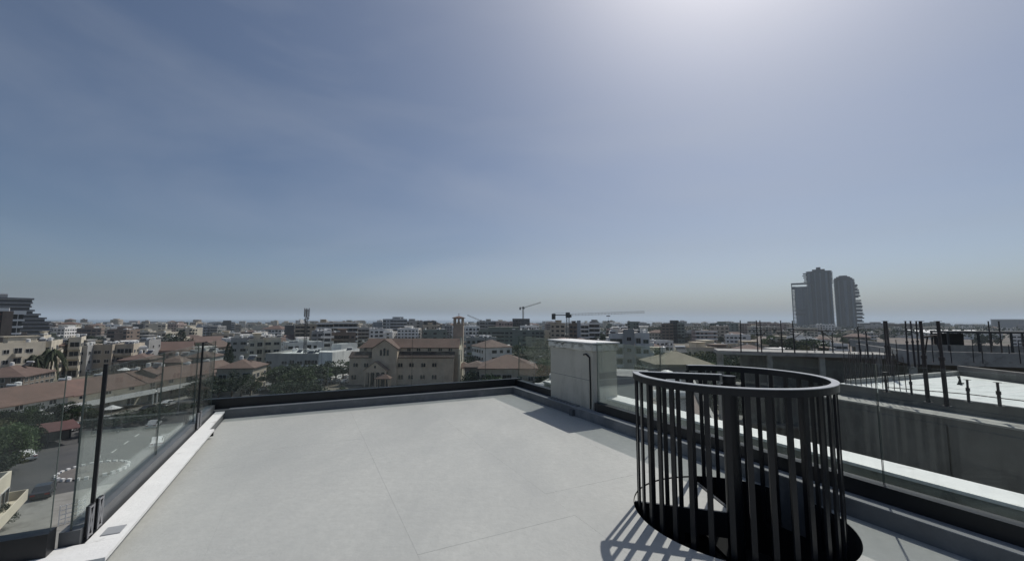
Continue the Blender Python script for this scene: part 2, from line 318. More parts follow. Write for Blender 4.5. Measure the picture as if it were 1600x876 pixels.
# ---- spiral stair guard
gr = empty('stair_guard_railing', (HC[0]-.02, HC[1]+.012, 0), 0, 'round anthracite steel bar railing guarding the spiral stair opening in the roof', 'railing')
HT = 1.1; A0 = R(163.5-360); A1 = R(91)                     # rail arc, open towards the far left
mb = MB(); n = 84; rw = .023; rh = .054
for i in range(n):
    a = A0+(A1-A0)*i/n; b = A0+(A1-A0)*(i+1)/n; q = []
    for z in (HT-rh, HT-.006):
        q += [(r*math.cos(t), r*math.sin(t), z) for r, t in ((RR-rw, a), (RR+rw, a), (RR+rw, b), (RR-rw, b))]
    mb.hexa(q)
mb.build('handrail', M_steel, gr, fix=True)
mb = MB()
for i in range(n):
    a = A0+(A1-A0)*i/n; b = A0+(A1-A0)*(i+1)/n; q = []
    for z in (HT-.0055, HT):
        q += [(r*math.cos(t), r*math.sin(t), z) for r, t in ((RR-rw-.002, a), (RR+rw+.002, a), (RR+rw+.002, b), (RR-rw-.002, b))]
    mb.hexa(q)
mb.build('rail_sheen_strip', M_steel2, gr, fix=True)  # thin strip carrying the painted sheen along the rail top
bar = MB(); bar.box(-.008, .008, -.0175, .0175, -.30, HT-rh); barme = bar.build('bar', M_steel, gr, fix=True); bme = barme.data; first = True
nb = 29
for i in range(nb+1):
    a = A0+(A1-A0)*i/nb+random.uniform(-.006, .006)
    o = barme if i == 0 else barme.copy()
    if i: col.objects.link(o); o.parent = gr
    o.location = (RR*math.cos(a), RR*math.sin(a), 0); o.rotation_euler = (0, 0, a)
ra = R(163.5); ux, uy = math.cos(ra), math.sin(ra)
mb = MB(); nx, ny = -uy*rw, ux*rw
q = []
for z in (HT-rh, HT-.006): q += [(ux*.05+nx, uy*.05+ny, z), (ux*.05-nx, uy*.05-ny, z), (ux*(RR-rw)-nx, uy*(RR-rw)-ny, z), (ux*(RR-rw)+nx, uy*(RR-rw)+ny, z)]
mb.hexa(q); mb.build('radial_rail', M_steel, gr, fix=True)
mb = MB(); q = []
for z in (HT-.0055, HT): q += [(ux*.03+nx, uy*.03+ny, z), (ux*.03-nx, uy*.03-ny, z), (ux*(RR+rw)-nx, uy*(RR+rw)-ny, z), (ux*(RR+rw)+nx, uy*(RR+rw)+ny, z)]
mb.hexa(q); mb.build('rail_sheen_strip', M_steel2, gr, fix=True)
for k in (.16, .27, .38, .49, .6):
    o = barme.copy(); col.objects.link(o); o.parent = gr; o.location = (ux*k, uy*k, 0); o.rotation_euler = (0, 0, ra+math.pi/2)
# stairwell, centre pole, landing and treads
st = empty('spiral_stair', (HC[0], HC[1], 0), 0, 'dark spiral stair with centre pole dropping through the round roof opening', 'staircase')
mb = MB(); mb.tube((0, 0, -3.3), (0, 0, HT-.075), .062, 24); mb.tube((0, 0, HT-.075), (0, 0, HT-.01), .05, 24); mb.build('centre_pole', M_steel, st)
def sector(name, a0, a1, z, th, m, r0=.05, r1=HR-.02):
    c = MB(); k = 10; pts = [(r0*math.cos(a0+(a1-a0)*i/k), r0*math.sin(a0+(a1-a0)*i/k)) for i in range(k+1)]+[(r1*math.cos(a1+(a0-a1)*i/k), r1*math.sin(a1+(a0-a1)*i/k)) for i in range(k+1)]
    c.prism(pts, z-th, z); return c.build(name, m, st, fix=True)
sector('landing', R(92), R(163.5), -.012, .05, M_tile, r1=HR-.004)
mb = MB()
for a in (R(92), R(163.5)):
    nx_, ny_ = -math.sin(a)*.012, math.cos(a)*.012
    q = []
    for z in (-.2, -.004): q += [(math.cos(a)*.06+nx_, math.sin(a)*.06+ny_, z), (math.cos(a)*.06-nx_, math.sin(a)*.06-ny_, z), (math.cos(a)*.78-nx_, math.sin(a)*.78-ny_, z), (math.cos(a)*.78+nx_, math.sin(a)*.78+ny_, z)]
    mb.hexa(q)
mb.build('landing_edge', M_steel, st, fix=True)
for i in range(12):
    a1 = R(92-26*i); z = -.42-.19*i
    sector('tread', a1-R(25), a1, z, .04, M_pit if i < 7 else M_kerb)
sector('tread', R(72), R(188), -.62, .04, mat('stair_tread_brown', (.2, .165, .135), .8), r1=.77)
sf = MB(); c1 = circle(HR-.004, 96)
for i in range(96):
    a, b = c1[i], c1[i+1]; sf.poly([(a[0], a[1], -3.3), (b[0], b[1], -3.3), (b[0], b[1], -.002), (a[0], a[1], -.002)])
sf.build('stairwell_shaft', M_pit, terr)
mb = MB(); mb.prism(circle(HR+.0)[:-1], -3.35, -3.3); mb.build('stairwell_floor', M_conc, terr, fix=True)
# cream lump left outside the glass, lattice panel
mb = MB(); bmv = bmesh.new(); bmesh.ops.create_icosphere(bmv, subdivisions=3, radius=.085)
for v in bmv.verts:
    v.co = Vector((v.co.x*.9, v.co.y*.8, v.co.z*1.25)); v.co *= 1+.18*math.sin(v.co.x*60+1)*math.sin(v.co.z*45)*math.cos(v.co.y*50)
me = bpy.data.meshes.new('foam_lump'); bmv.to_mesh(me); bmv.free(); me.materials.append(mat('cream_foam', (.55, .5, .34), .9, .2, 14, .8, 50))
o = link('foam_lump', me, None, None, dk(3.35, 5.40, -.07)); tag(o, 'cream foam-like lump stuck outside the left glass near the front post', 'foam')
# ------------------------------------------------------------------ ground, sea, roads
def sheet(name, pts, z, m, kind='structure', th=0):
    c = MB()
    if th: c.prism(pts, z-th, z)
    else: c.poly([(p[0], p[1], z) for p in pts])
    return c.build(name, m, None, kind, fix=bool(th))
M_gnd = mat('dry_ground', (.15, .135, .11), .95, .25, .02, .3, 1.5, stain=(.035, (1, 1, 1), (.06, .06, .042), .45, .65))
M_asph = mat('asphalt', (.06, .061, .063), .88, .18, .25, .3, 8, stain=(.12, (1, 1, 1), (.085, .084, .082), .45, .65))
M_pave = mat('pavement_slabs', (.24, .235, .215), .9, .15, .5, .2, 5, stain=(.4, (1, 1, 1), (.15, .145, .13), .5, .7))
M_sea = mat('sea_water', (.02, .045, .07), .22, .2, .01, .6, .08, spec=.5)
M_field = mat('bare_brown_field', (.15, .125, .105), .95, .2, .03, .2, 2, stain=(.02, (1, 1, 1), (.095, .09, .06), .5, .65))
M_paint = mat('road_paint', (.6, .6, .57), .8, .1)
sheet('ground', [(-2600, -300), (2600, -300), (2600, 1500), (-2600, 1400)], ZG, M_gnd)
sheet('sea', [(-30000, 1250), (30000, 1250), (30000, 32000), (-30000, 32000)], ZG-1.2, M_sea)
sheet('road', [(-40, 24), (-56, 47), (-78, 62), (-89, 74), (-90, 110), (-91, 150), (-96, 260), (-88, 262), (-84, 152), (-83, 118), (-80, 116), (-76, 150), (-66, 150), (-66, 108), (-50, 78), (-33, 60), (-22, 30)], ZG+.03, M_asph)
sheet('road', [(-66, 109), (-66, 117), (30, 116), (30, 108)], ZG+.034, M_asph)
sheet('road', [(-76, 150.1), (-70, 260), (-63, 260), (-66, 150.1)], ZG+.03, M_asph)
sheet('car_park', [(-66, 142), (-46, 142), (-44, 172), (-66, 172)], ZG+.05, M_pave)
sheet('pavement', [(-58, 44), (-62, 49), (-50, 60), (-40, 50), (-36, 36), (-44, 30)], ZG+.15, M_pave, th=.14)
sheet('pavement', [(-89.2, 74), (-90.2, 110), (-91.2, 150), (-93.2, 150), (-92.4, 110), (-92, 72)], ZG+.15, M_pave, th=.14)
sheet('pavement', [(-82.8, 119), (-79.5, 119), (-76.6, 148), (-83.8, 148)], ZG+.15, M_pave, th=.14)
sheet('pavement', [(-64, 118), (-8, 118), (-8, 128), (-64, 128)], ZG+.15, M_pave, th=.14)
sheet('field', [(150, 250), (700, 250), (900, 760), (330, 760)], ZG+.05, M_field)
sheet('road', [(160, 262), (700, 250), (700, 258), (160, 270)], ZG+.09, M_asph)
# dashed centre line on the left street
mb = MB()
for i in range(9):
    a = Vector((-66, 70)).lerp(Vector((-87, 112)), i/9); b = Vector((-66, 70)).lerp(Vector((-87, 112)), (i+.4)/9); n_ = Vector((.09, .06))
    mb.poly([(a.x-n_.x, a.y-n_.y, ZG+.04), (a.x+n_.x, a.y+n_.y, ZG+.04), (b.x+n_.x, b.y+n_.y, ZG+.04), (b.x-n_.x, b.y-n_.y, ZG+.04)])
mb.build('road_marking', M_paint, None, 'structure')
# round traffic island with white kerb stones
isl = empty('traffic_island', (-60.6, 61.8, ZG), 0, 'round paved traffic island edged with white stones on the street', 'traffic island')
mb = MB(); mb.prism([(3.6*math.cos(i*math.pi/20), 3.6*math.sin(i*math.pi/20)) for i in range(40)], .03, .2); mb.build('paving', mat('island_paving', (.13, .12, .11), .9, .2, 1), isl, fix=True)
mb = MB(); mb.box(-.22, .22, -.16, .16, 0, .38); k0 = mb.build('kerb_stone', M_white, isl)
for i in range(26):
    o = k0 if i == 0 else k0.copy()
    if i: col.objects.link(o); o.parent = isl
    a = i*2*math.pi/26; o.location = (3.75*math.cos(a), 3.75*math.sin(a), .02); o.rotation_euler = (0, 0, a+math.pi/2)
# ------------------------------------------------------------------ buildings
winmesh = {}
def window_mesh(w_, h, green=False):
    k = (round(w_, 2), round(h, 2), green)
    if k in winmesh: return winmesh[k]
    c = MB(); f = .07
    for b in ((-w_/2, -w_/2+f, 0, h), (w_/2-f, w_/2, 0, h), (-w_/2+f, w_/2-f, 0, f), (-w_/2+f, w_/2-f, h-f, h), (-.03, .03, f, h-f)): c.box(b[0], b[1], -.09, .0, b[2], b[3], 0)
    c.box(-w_/2+f, w_/2-f, -.035, 0, f, h-f, 1)
    me = bpy.data.meshes.new('window'); me.from_pydata(c.v, [], c.f); me.materials.append(M_frame); me.materials.append(M_win2 if green else M_win); me.polygons.foreach_set('material_index', c.m); me.update()
    winmesh[k] = me; return me
def tank_mesh():
    c = MB(); c.tube((0, 0, 0), (0, 0, 1.15), .55, 14); c.tube((0, 0, 1.15), (0, 0, 1.28), .55, 14, .2); c.tube((-.5, 0, -.5), (-.5, 0, 0), .05, 5); c.tube((.5, 0, -.5), (.5, 0, 0), .05, 5); c.tube((0, .5, -.5), (0, .5, 0), .05, 5)
    me = bpy.data.meshes.new('water_tank'); me.from_pydata(c.v, [], c.f); me.materials.append(M_tank); return me
def solar_mesh():
    c = MB(); c.hexa([(-1, -.7, .1), (1, -.7, .1), (1, .6, 1.0), (-1, .6, 1.0), (-1, -.75, .18), (1, -.75, .18), (1, .55, 1.08), (-1, .55, 1.08)], 0)
    c.tube((-1.1, .75, 1.3), (1.1, .75, 1.3), .27, 10, mi=1); c.tube((-.9, .6, 0), (-.9, .6, 1.2), .03, 4, mi=1); c.tube((.9, .6, 0), (.9, .6, 1.2), .03, 4, mi=1)
    me = bpy.data.meshes.new('solar_heater'); me.from_pydata(c.v, [], c.f); me.materials.append(M_solar); me.materials.append(M_tank); me.polygons.foreach_set('material_index', c.m); return me
TANK = tank_mesh(); SOLAR = solar_mesh()
def building(x, y, w_, d, n, colour, label, group=None, yaw=None, roof='flat', detail='far', balc=.4, name='apartment_block', fh=3.1, base=ZG, top=None, cat=None, pent=None, rng=None, band=False, nowin=False, clay=None, green=False, tanks=None):
    rg = rng or random
    if yaw is None: yaw = -math.atan2(x, y)
    b = empty(name, (x, y, base), yaw, label, cat or ('house' if n <= 2 else 'building'), group)
    if top is not None: n = max(n, round((top-base-.6)/3.3)); fh = (top-base-.6)/n
    H = n*fh+.3
    wm = wallmat(colour); ind = detail == 'near'
    W = MB(); W.box(-w_/2, w_/2, -d/2, d/2, 0, H)
    clay = clay or M_clay
    if roof == 'flat':
        for a in ((-w_/2, w_/2, -d/2, -d/2+.2), (-w_/2, w_/2, d/2-.2, d/2), (-w_/2, -w_/2+.2, -d/2+.2, d/2-.2), (w_/2-.2, w_/2, -d/2+.2, d/2-.2)): W.box(a[0]-.003, a[1]+.003, a[2]-.003, a[3]+.003, H+.002, H+.85)
        pent = rg.random() < .55 if pent is None else pent
        if pent:
            pw = rg.uniform(.25, .55)*w_; px_ = rg.uniform(-.3, .3)*(w_-pw); W.box(px_-pw/2, px_+pw/2, -d*.12, d*.4, H+.001, H+2.7); W.box(px_-pw/2-.4, px_+pw/2+.4, -d*.22, d*.43, H+2.701, H+2.9)
    W.build('wall', wm, b)
    if roof == 'flat':
        Rr = MB(); Rr.box(-w_/2+.21, w_/2-.21, -d/2+.21, d/2-.21, H+.002, H+.12); Rr.build('roof', rg.choice([M_wroof, M_conc_l, M_conc_l, M_tank]), b)
    else:
        Rr = MB()
        if roof == 'hip': Rr.hip(-w_/2, w_/2, -d/2, d/2, H+.24, H+.24+min(w_, d)*.22)
        else: Rr.gable(-w_/2, w_/2, -d/2, d/2, H+.05, H+.05+min(w_, d)*.25, 'x' if w_ > d else 'y')
        Rr.build('roof', clay, b)
        if roof == 'gable':
            T = MB(); h2 = min(w_, d)*.25
            if w_ > d:
                for sx in (-w_/2, w_/2-.2): T.hexa([(sx, -d/2, H+.001), (sx+.2, -d/2, H+.001), (sx+.2, d/2, H+.001), (sx, d/2, H+.001), (sx, -.01, H+h2), (sx+.2, -.01, H+h2), (sx+.2, .01, H+h2), (sx, .01, H+h2)])
            else:
                for sy in (-d/2, d/2-.2): T.hexa([(-w_/2, sy, H+.001), (w_/2, sy, H+.001), (w_/2, sy+.2, H+.001), (-w_/2, sy+.2, H+.001), (-.01, sy, H+h2), (.01, sy, H+h2), (.01, sy+.2, H+h2), (-.01, sy+.2, H+h2)])
            T.build('gable_end', wm, b)
    if roof != 'flat' and detail == 'near' and label and 'church' not in label:
        link('solar_heater', SOLAR, b, None, (w_*.18, d*.12, H+min(w_, d)*.2), -yaw); link('water_tank', TANK, b, None, (-w_*.15, d*.2, H+min(w_, d)*.17+.4), 0)
    # facades: front (-y), left, right
    S = MB(); B = MB(); wins = []
    for side, (L_, px, py, ang) in (('f', (w_, 0, -d/2, 0)), ('l', (d, -w_/2, 0, -math.pi/2)), ('r', (d, w_/2, 0, math.pi/2))):
        bays = max(2 if L_ > 4.4 else 1, int(L_/rg.uniform(2.5, 3.3))); bw = L_/bays
        kinds = [('b' if rg.random() < balc else rg.choice('wwWWn')) for _ in range(bays)]
        if side != 'f': kinds = [(k if k != 'b' or rg.random() < .3 else 'w') for k in kinds]
        if side == 'f' and 'n' in kinds and bays < 4: kinds = ['W' if k == 'n' else k for k in kinds]
        if nowin: kinds = ['n']*bays
        ca, sa = math.cos(ang), math.sin(ang)
        def T(u, v, z, px=px, py=py, ca=ca, sa=sa): return (px+u*ca-v*sa, py+u*sa+v*ca, z)
        for f_ in range(n):
            z0 = f_*fh
            if band and side == 'f': B.box(-L_/2-.2, L_/2+.2, -1.3, 0.0, z0+fh-.25, z0+fh+.75, 0, T)
            i = 0
            while i < bays:
                k = kinds[i]; u = -L_/2+bw*(i+.5)
                if k == 'b':
                    j = i
                    while j+1 < bays and kinds[j+1] == 'b': j += 1
                    ua, ub = -L_/2+bw*i+.2, -L_/2+bw*(j+1)-.2
                    if f_ > 0 and not band:
                        bal = MB() if ind else B
                        bal.box(ua-.1, ub+.1, -1.4, 0, z0-.12, z0+.08, 0, T); bal.box(ua-.1, ub+.1, -1.4, -1.3, z0+.081, z0+1.0, 0, T); bal.box(ua-.1, ua, -1.299, 0, z0+.081, z0+1.0, 0, T); bal.box(ub, ub+.1, -1.299, 0, z0+.081, z0+1.0, 0, T)
                        if ind: bal.build('balcony', [M_white if colour in ('white', 'grey') else wm], b)
                    wd = ub-ua-.3; nn = max(1, round(wd/3))
                    for q in range(nn): wins.append((T, ua+.15+wd*(q+.5)/nn, z0+.1, wd/nn-.15, min(2.6, fh-.5), ang))
                    i = j+1; continue
                if k in 'wW': wins.append((T, u, z0+.95, min(bw*.55, 1.5) if k == 'w' else min(bw*.75, 2.3), 1.35, ang))
                i += 1
    if ind:
        for (T, u, z, ww, hh, ang) in wins:
            me = window_mesh(round(ww*4)/4, hh, green); p = T(u, 0, z)
            link('window', me, b, None, p, ang)
    else:
        for (T, u, z, ww, hh, ang) in wins: S.box(u-ww/2, u+ww/2, -.05, .0, z, z+hh, 0, T)
        if S.f: S.build('windows', M_win2 if green else M_win, b, 'stuff')
    if B.f: B.build('balconies', M_white if band else wm, b, 'stuff')
    if roof == 'flat':
        m_ = rg.randint(1, 4) if tanks is None else tanks
        if detail != 'far':
            for q in range(m_):
                link('solar_heater', SOLAR, b, None, (rg.uniform(-.4, .4)*w_, rg.uniform(-.35, .3)*d, H+.12), rg.uniform(-.2, .2)-yaw)
                if rg.random() < .7: link('water_tank', TANK, b, None, (rg.uniform(-.42, .42)*w_, rg.uniform(-.4, .4)*d, H+.62))
        else:
            c = MB()
            for q in range(m_):
                ax, ay = rg.uniform(-.4, .4)*w_, rg.uniform(-.4, .4)*d; c.box(ax-.6, ax+.6, ay-.6, ay+.6, H+.4, H+1.7)
                c.box(ax+.9, ax+2.7, ay-.5, ay+.5, H+.5, H+.8)
            if m_: c.build('roof_tanks', M_tank, b, 'stuff')
    return b
def bpx(x0, x1, ytop, D, **k):        # a block between two photo columns whose roof edge reaches a photo row, D metres ahead
    top = gz(ytop, D); w_ = (x1-x0)/F*D*math.cos(math.atan2(abs(gx((x0+x1)/2, D)), D)); n = k.pop('n', None) or max(1, round((top-ZG)/3.1))
    ar = k.get('roof', 'flat')
    return building(gx((x0+x1)/2, D), D+k.get('d', 12)/2, w_, k.pop('d', 12), n, k.pop('colour'), k.pop('label'), top=top, **k)
# ------------------------------------------------------------------ trees
def crown_mesh(seed, kind, quads, size):
    rg = random.Random(seed); v = []; f = []
    def leaf(p, s, nrm=None):
        a = Vector((rg.gauss(0, 1), rg.gauss(0, 1), rg.gauss(0, .8))).normalized(); b = a.orthogonal().normalized(); b.rotate(Matrix.Rotation(rg.uniform(0, 6.28), 3, a)); c = a.cross(b)
        i = len(v); s1 = s*rg.uniform(.6, 1.2); s2 = s*rg.uniform(.35, .7)
        v.extend([tuple(p-b*s1), tuple(p-c*s2+b*s1*.1), tuple(p+b*s1), tuple(p+c*s2+b*s1*.1)]); f.append((i, i+1, i+2, i+3))
    if kind == 'round':
        cl = []
        for _ in range(rg.randint(13, 19)):
            d = Vector((rg.gauss(0, 1), rg.gauss(0, 1), rg.gauss(0, .8))).normalized()*rg.uniform(.25, .78)
            cl.append((Vector((d.x*.5, d.y*.5, .55+d.z*.38)), rg.uniform(.13, .24)))
        for q in range(quads):
            c, r = rg.choice(cl); d = Vector((rg.gauss(0, 1), rg.gauss(0, 1), rg.gauss(0, 1))).normalized()*r*rg.uniform(.55, 1.08); leaf(c+Vector((d.x, d.y, d.z*.8)), size)
    elif kind == 'cone':
        for q in range(quads):
            t = rg.random()**1.5; a = rg.uniform(0, 6.283); r = (.5*(1-t)**.75+.02)*(1+.22*math.sin(a*3+t*20))*rg.uniform(.6, 1.05); leaf(Vector((r*math.cos(a), r*math.sin(a), .08+t*.92)), size)
    elif kind == 'wide':
        cl = [(Vector((rg.uniform(-.45, .45), rg.uniform(-.45, .45), rg.uniform(.45, .85))), rg.uniform(.1, .18)) for _ in range(20)]
        for q in range(quads):
            c, r = rg.choice(cl); d = Vector((rg.gauss(0, 1), rg.gauss(0, 1), rg.gauss(0, 1))).normalized()*r*rg.uniform(.5, 1.1); leaf(c+Vector((d.x*1.2, d.y*1.2, d.z*.6)), size)
    elif kind == 'palm':
        for q in range(26):
            a = q*2.4; el = rg.uniform(-.5, 1.1); p = Vector((0, 0, .82)); dr = Vector((math.cos(a)*math.cos(el), math.sin(a)*math.cos(el), math.sin(el)))*.085
            for s in range(6):
                p2 = p+dr; side = Vector((-math.sin(a), math.cos(a), 0))*.09*(1-s/7)
                for sg in (1, -1):
                    i = len(v); v.extend([tuple(p), tuple(p2), tuple(p2+side*sg-Vector((0, 0, .05))), tuple(p+side*sg-Vector((0, 0, .045)))]); f.append((i, i+1, i+2, i+3))
                p = p2; dr.z -= .03
    me = bpy.data.meshes.new('crown'); me.from_pydata(v, [], f); return me
CR = {'round': [crown_mesh(s, 'round', 1500, .045) for s in range(4)], 'cone': [crown_mesh(s+20, 'cone', 1100, .04) for s in range(2)],
      'wide': [crown_mesh(s+40, 'wide', 1400, .045) for s in range(3)], 'palm': [crown_mesh(60, 'palm', 0, 0)], 'fine': [crown_mesh(70+s, 'round', 4200, .026) for s in range(2)]}
tk = {}
def trunk_mesh(kind):
    c = MB(); rg = random.Random(5)
    if kind == 'palm': c.tube((0, 0, 0), (.02, 0, .83), .028, 7, .02)
    elif kind == 'cone': c.tube((0, 0, 0), (0, 0, .9), .035, 6, .008)
    else:
        c.tube((0, 0, 0), (.01, .01, .38), .035, 7, .024)
        for i in range(6):
            a = i*1.05; c.tube((.01, .01, .34), (.28*math.cos(a), .28*math.sin(a), .5+.25*rg.random()), .016, 5, .005)
    me = bpy.data.meshes.new('trunk'); me.from_pydata(c.v, [], c.f); me.materials.append(M_bark); return me
for k in ('palm', 'cone', 'round'): tk[k] = trunk_mesh(k)
cmats = {}
def tree(x, y, h, w_, kind='round', leaf=1, label=None, group=None, name='tree', z=ZG, cat='tree'):
    t = empty(name, (x, y, z), random.uniform(0, 6.28), label, cat, group); t.scale = (w_, w_, h)
    k = (kind, random.randrange(len(CR[kind])), leaf)
    if k not in cmats: me = CR[k[0]][k[1]].copy(); me.materials.clear(); me.materials.append(M_leafs[leaf]); cmats[k] = me
    link('crown', cmats[k], t); link('trunk', tk[kind if kind in tk else 'round'], t)
    return t
# ------------------------------------------------------------------ the church
def make_church():
    X0 = -35.2; Y0 = 142.0
    c = empty('church', (X0, Y0, ZG), 0, 'beige stone church with clay tiled roofs and a square bell tower', 'church'); c.rotation_euler = (0, 0, R(2))
    wm = mat('church_stone', (.56, .45, .34), .92, .12, .5, .3, 4, stain=(.4, (1, 1, .5), (.42, .33, .245), .5, .72))
    def U(px): return (px-800)/F*Y0-X0
    def V(py): return gz(py, Y0)-ZG
    def win(x, z, w_=1.3, h=1.6, y=0., arch=True, n=2, sub=True):
        for q in range(n):
            o = MB(); ww = w_/n-.12; x0 = x-w_/2+q*w_/n
            pts = [(x0, z), (x0+ww, z), (x0+ww, z+h*.7)]+[(x0+ww/2+ww/2*math.cos(a), z+h*.7+ww/2*math.sin(a)) for a in (.6, 1.2, 1.57, 1.94, 2.54)]+[(x0, z+h*.7)]
            i = len(o.v); N = len(pts)
            o.v += [(p[0], y-.06, p[1]) for p in pts]+[(p[0], y+.02, p[1]) for p in pts]
            o.f.append(tuple(i+j for j in range(N))); o.m.append(0)
            for j in range(N): k = (j+1) % N; o.f.append((i+j, i+k, i+N+k, i+N+j)); o.m.append(0)
            wo = o.build('window', M_win, c)
            s_ = MB(); s_.box(x0-.12, x0+ww+.12, y-.16, y-.001, z-.16, z-.02); s_.build('sill', wm, wo)
    # nave, with its ridge running left to right
    xn0, xn1 = U(562), U(717); ze, zr = V(543), V(530.5); yw = 4.2
    W = MB(); W.box(xn0, xn1, 2.5, 2.5+8.4, 0, ze); 
    W.hexa([(xn1-.5, 2.5, ze+.001), (xn1, 2.5, ze+.001), (xn1, 10.9, ze+.001), (xn1-.5, 10.9, ze+.001), (xn1-.5, 6.69, zr), (xn1, 6.69, zr), (xn1, 6.71, zr), (xn1-.5, 6.71, zr)])
    W.build('wall', wm, c)
    N = MB(); N.gable(xn0+2.2, xn1-.2, 2.5, 10.9, ze+.05, zr, 'x', .35)
    N.poly([(xn0-.4, 2.1, ze-.1), (xn0-.4, 11.3, ze-.1), (xn0+2.4, 6.7, zr+.2)]); N.poly([(xn0-.4, 2.1, ze-.1), (xn0+2.4, 6.7, zr+.2), (xn0+2.4, 2.1, ze-.1)])
    N.build('roof', M_clay, c)
    # aisles in front: lean-to roof
    for a, b in ((U(551), U(587)), (U(622), U(710))):
        za, zb = V(557.5), V(550); A = MB(); A.box(a, b, 0, 2.49, 0, za); A.build('wall', wm, c)
        A = MB(); A.hexa([(a-.2, -.35, za-.12), (b+.2, -.35, za-.12), (b+.2, 2.495, zb), (a-.2, 2.495, zb), (a-.2, -.35, za+.12), (b+.2, -.35, za+.12), (b+.2, 2.495, zb+.2), (a-.2, 2.495, zb+.2)]); A.build('aisle_roof', mat('aisle_tiles_shaded', (.055, .036, .03), .85, .2, .6), c)  # tile colour darkened to paint in the shade of the slope facing from the sun
    for px in (571, 583): win(U(px), V(547.6), 1.0, 1.1, 2.5)
    for px in (639, 654, 671, 688, 704): win(U(px), V(548.4), 1.3, 1.0, 2.5)
    for px in (561, 577, 629, 646, 664, 681): win(U(px), V(571.5), 1.6, 1.35, 0)
    for px in (559, 630, 645, 663, 681): win(U(px), V(590), 1.7, 1.5, 0, n=2)
    # transept with gable to the camera
    t0, t1 = U(586.5), U(624.5); zt, zp = V(543.5), V(530.5)
    T = MB(); T.box(t0, t1, -1.2, 7, 0, zt); xm = (t0+t1)/2
    T.hexa([(t0, -1.2, zt+.001), (t1, -1.2, zt+.001), (t1, -.8, zt+.001), (t0, -.8, zt+.001), (xm-.01, -1.2, zp), (xm+.01, -1.2, zp), (xm+.01, -.8, zp), (xm-.01, -.8, zp)]); T.build('wall', wm, c)
    T = MB(); T.gable(t0, t1, -1.2, 7, zt+.05, zp+.05, 'y', .35); T.build('roof', M_clay, c)
    for dx, h in ((-1.15, 2.3), (0, 3.0), (1.15, 2.3)): win(xm+dx, V(554), .85, h, -1.2, n=1)
    # porch with small gable, open dark arcade beneath
    p0, p1 = U(580), U(613); zpe, zpp = V(574.5), V(562); P = MB(); xm2 = (p0+p1)/2
    P.box(p0, p1, -4.6, -4.3, zpe-.6, zpe); P.hexa([(p0, -4.6, zpe+.001), (p1, -4.6, zpe+.001), (p1, -4.3, zpe+.001), (p0, -4.3, zpe+.001), (xm2-.01, -4.6, zpp), (xm2+.01, -4.6, zpp), (xm2+.01, -4.3, zpp), (xm2-.01, -4.3, zpp)])
    P.build('porch_gable', wm, c)
    P = MB(); P.gable(p0, p1, -4.6, -1.2, zpe+.02, zpp+.05, 'y', .25, th=.15); P.build('porch_roof', M_clay2, c)
    win(xm2, V(571), .7, .8, -4.6, n=1)
    for k in range(5):
        xx = p0+.3+(p1-p0-.6)*k/4; P = MB(); P.tube((xx, -4.4, 0), (xx, -4.4, zpe-.6), .22, 10); P.box(xx-.3, xx+.3, -4.7, -4.15, zpe-.85, zpe-.6); P.build('column', wm, c)
    P = MB(); P.box(p0+.5, p1-.5, -1.26, -1.21, 0, zpe-.9); P.build('door_opening', M_dark, c)
    h = MB(); hx = U(610.5); h.hip(hx-2.3, hx+2.3, -7.4, -4.75, V(584.5), V(579), .3); h.build('canopy_roof', M_clay, c)
    for dx in (-2.1, 2.1):
        for yy in (-7.2, -5.0):
            q = MB(); q.tube((hx+dx, yy, 0), (hx+dx, yy, V(584.6)-.2), .16, 8); q.build('canopy_post', wm, c)
    # right hand facade with raised gable, arched window and porch
    g0 = xn1+.003; G = MB()
    prof = [(1.2, 0), (12.2, 0), (12.2, V(553)), (10.9, V(546)), (8.4, V(540)), (6.7, V(528)), (5.0, V(540)), (2.5, V(546)), (1.2, V(553))]
    i = len(G.v); n_ = len(prof); G.v += [(g0, p[0], p[1]) for p in prof]+[(g0+.6, p[0], p[1]) for p in prof]
    G.f += [tuple(i+n_-1-j for j in range(n_)), tuple(i+n_+j for j in range(n_))]; G.m += [0, 0]
    for j in range(n_): k = (j+1) % n_; G.f.append((i+j, i+k, i+n_+k, i+n_+j)); G.m.append(0)
    G.build('gable_wall', mat('facade_stone', (.5, .46, .36), .9, .1, .8), c, fix=True)
    G = MB(); G.tube((g0+.3, 6.7, V(528)), (g0+.3, 6.7, V(528)+1.4), .08, 6); G.tube((g0+.3, 6.25, V(528)+.95), (g0+.3, 7.15, V(528)+.95), .08, 6); G.build('cross', wm, c)
    G = MB(); G.box(g0+.6, g0+.66, 5.6, 7.8, V(566), V(548)); G.build('window', M_win, c)
    G = MB(); G.hip(U(712), U(736), 3.2, 10.2, V(575), V(567), .3); G.build('porch_roof', M_clay, c)
    for xx in (U(735)-.2, ):
        for yy in (3.5, 6.7, 9.9): G = MB(); G.tube((xx, yy, 0), (xx, yy, V(575)-.2), .2, 8); G.build('column', wm, c)
    # bell tower behind the facade
    s = 155/142; bx0, bx1 = gx(710.5, 155)-X0, gx(726, 155)-X0; bz = lambda py: gz(py, 155)-ZG; y0 = 13.2; y1 = y0+(bx1-bx0); cx_ = (bx0+bx1)/2; cy_ = (y0+y1)/2
    B = MB(); B.box(bx0, bx1, y0, y1, 0, bz(507)); B.box(bx0-.15, bx1+.15, y0-.15, y1+.15, bz(507)+.001, bz(507)+.25)
    for sx in (bx0, bx1-.75):
        for sy in (y0, y1-.75): B.box(sx, sx+.75, sy, sy+.75, bz(507)+.251, bz(498.2))
    B.box(bx0, bx1, y0, y1, bz(498.2)+.001, bz(497))
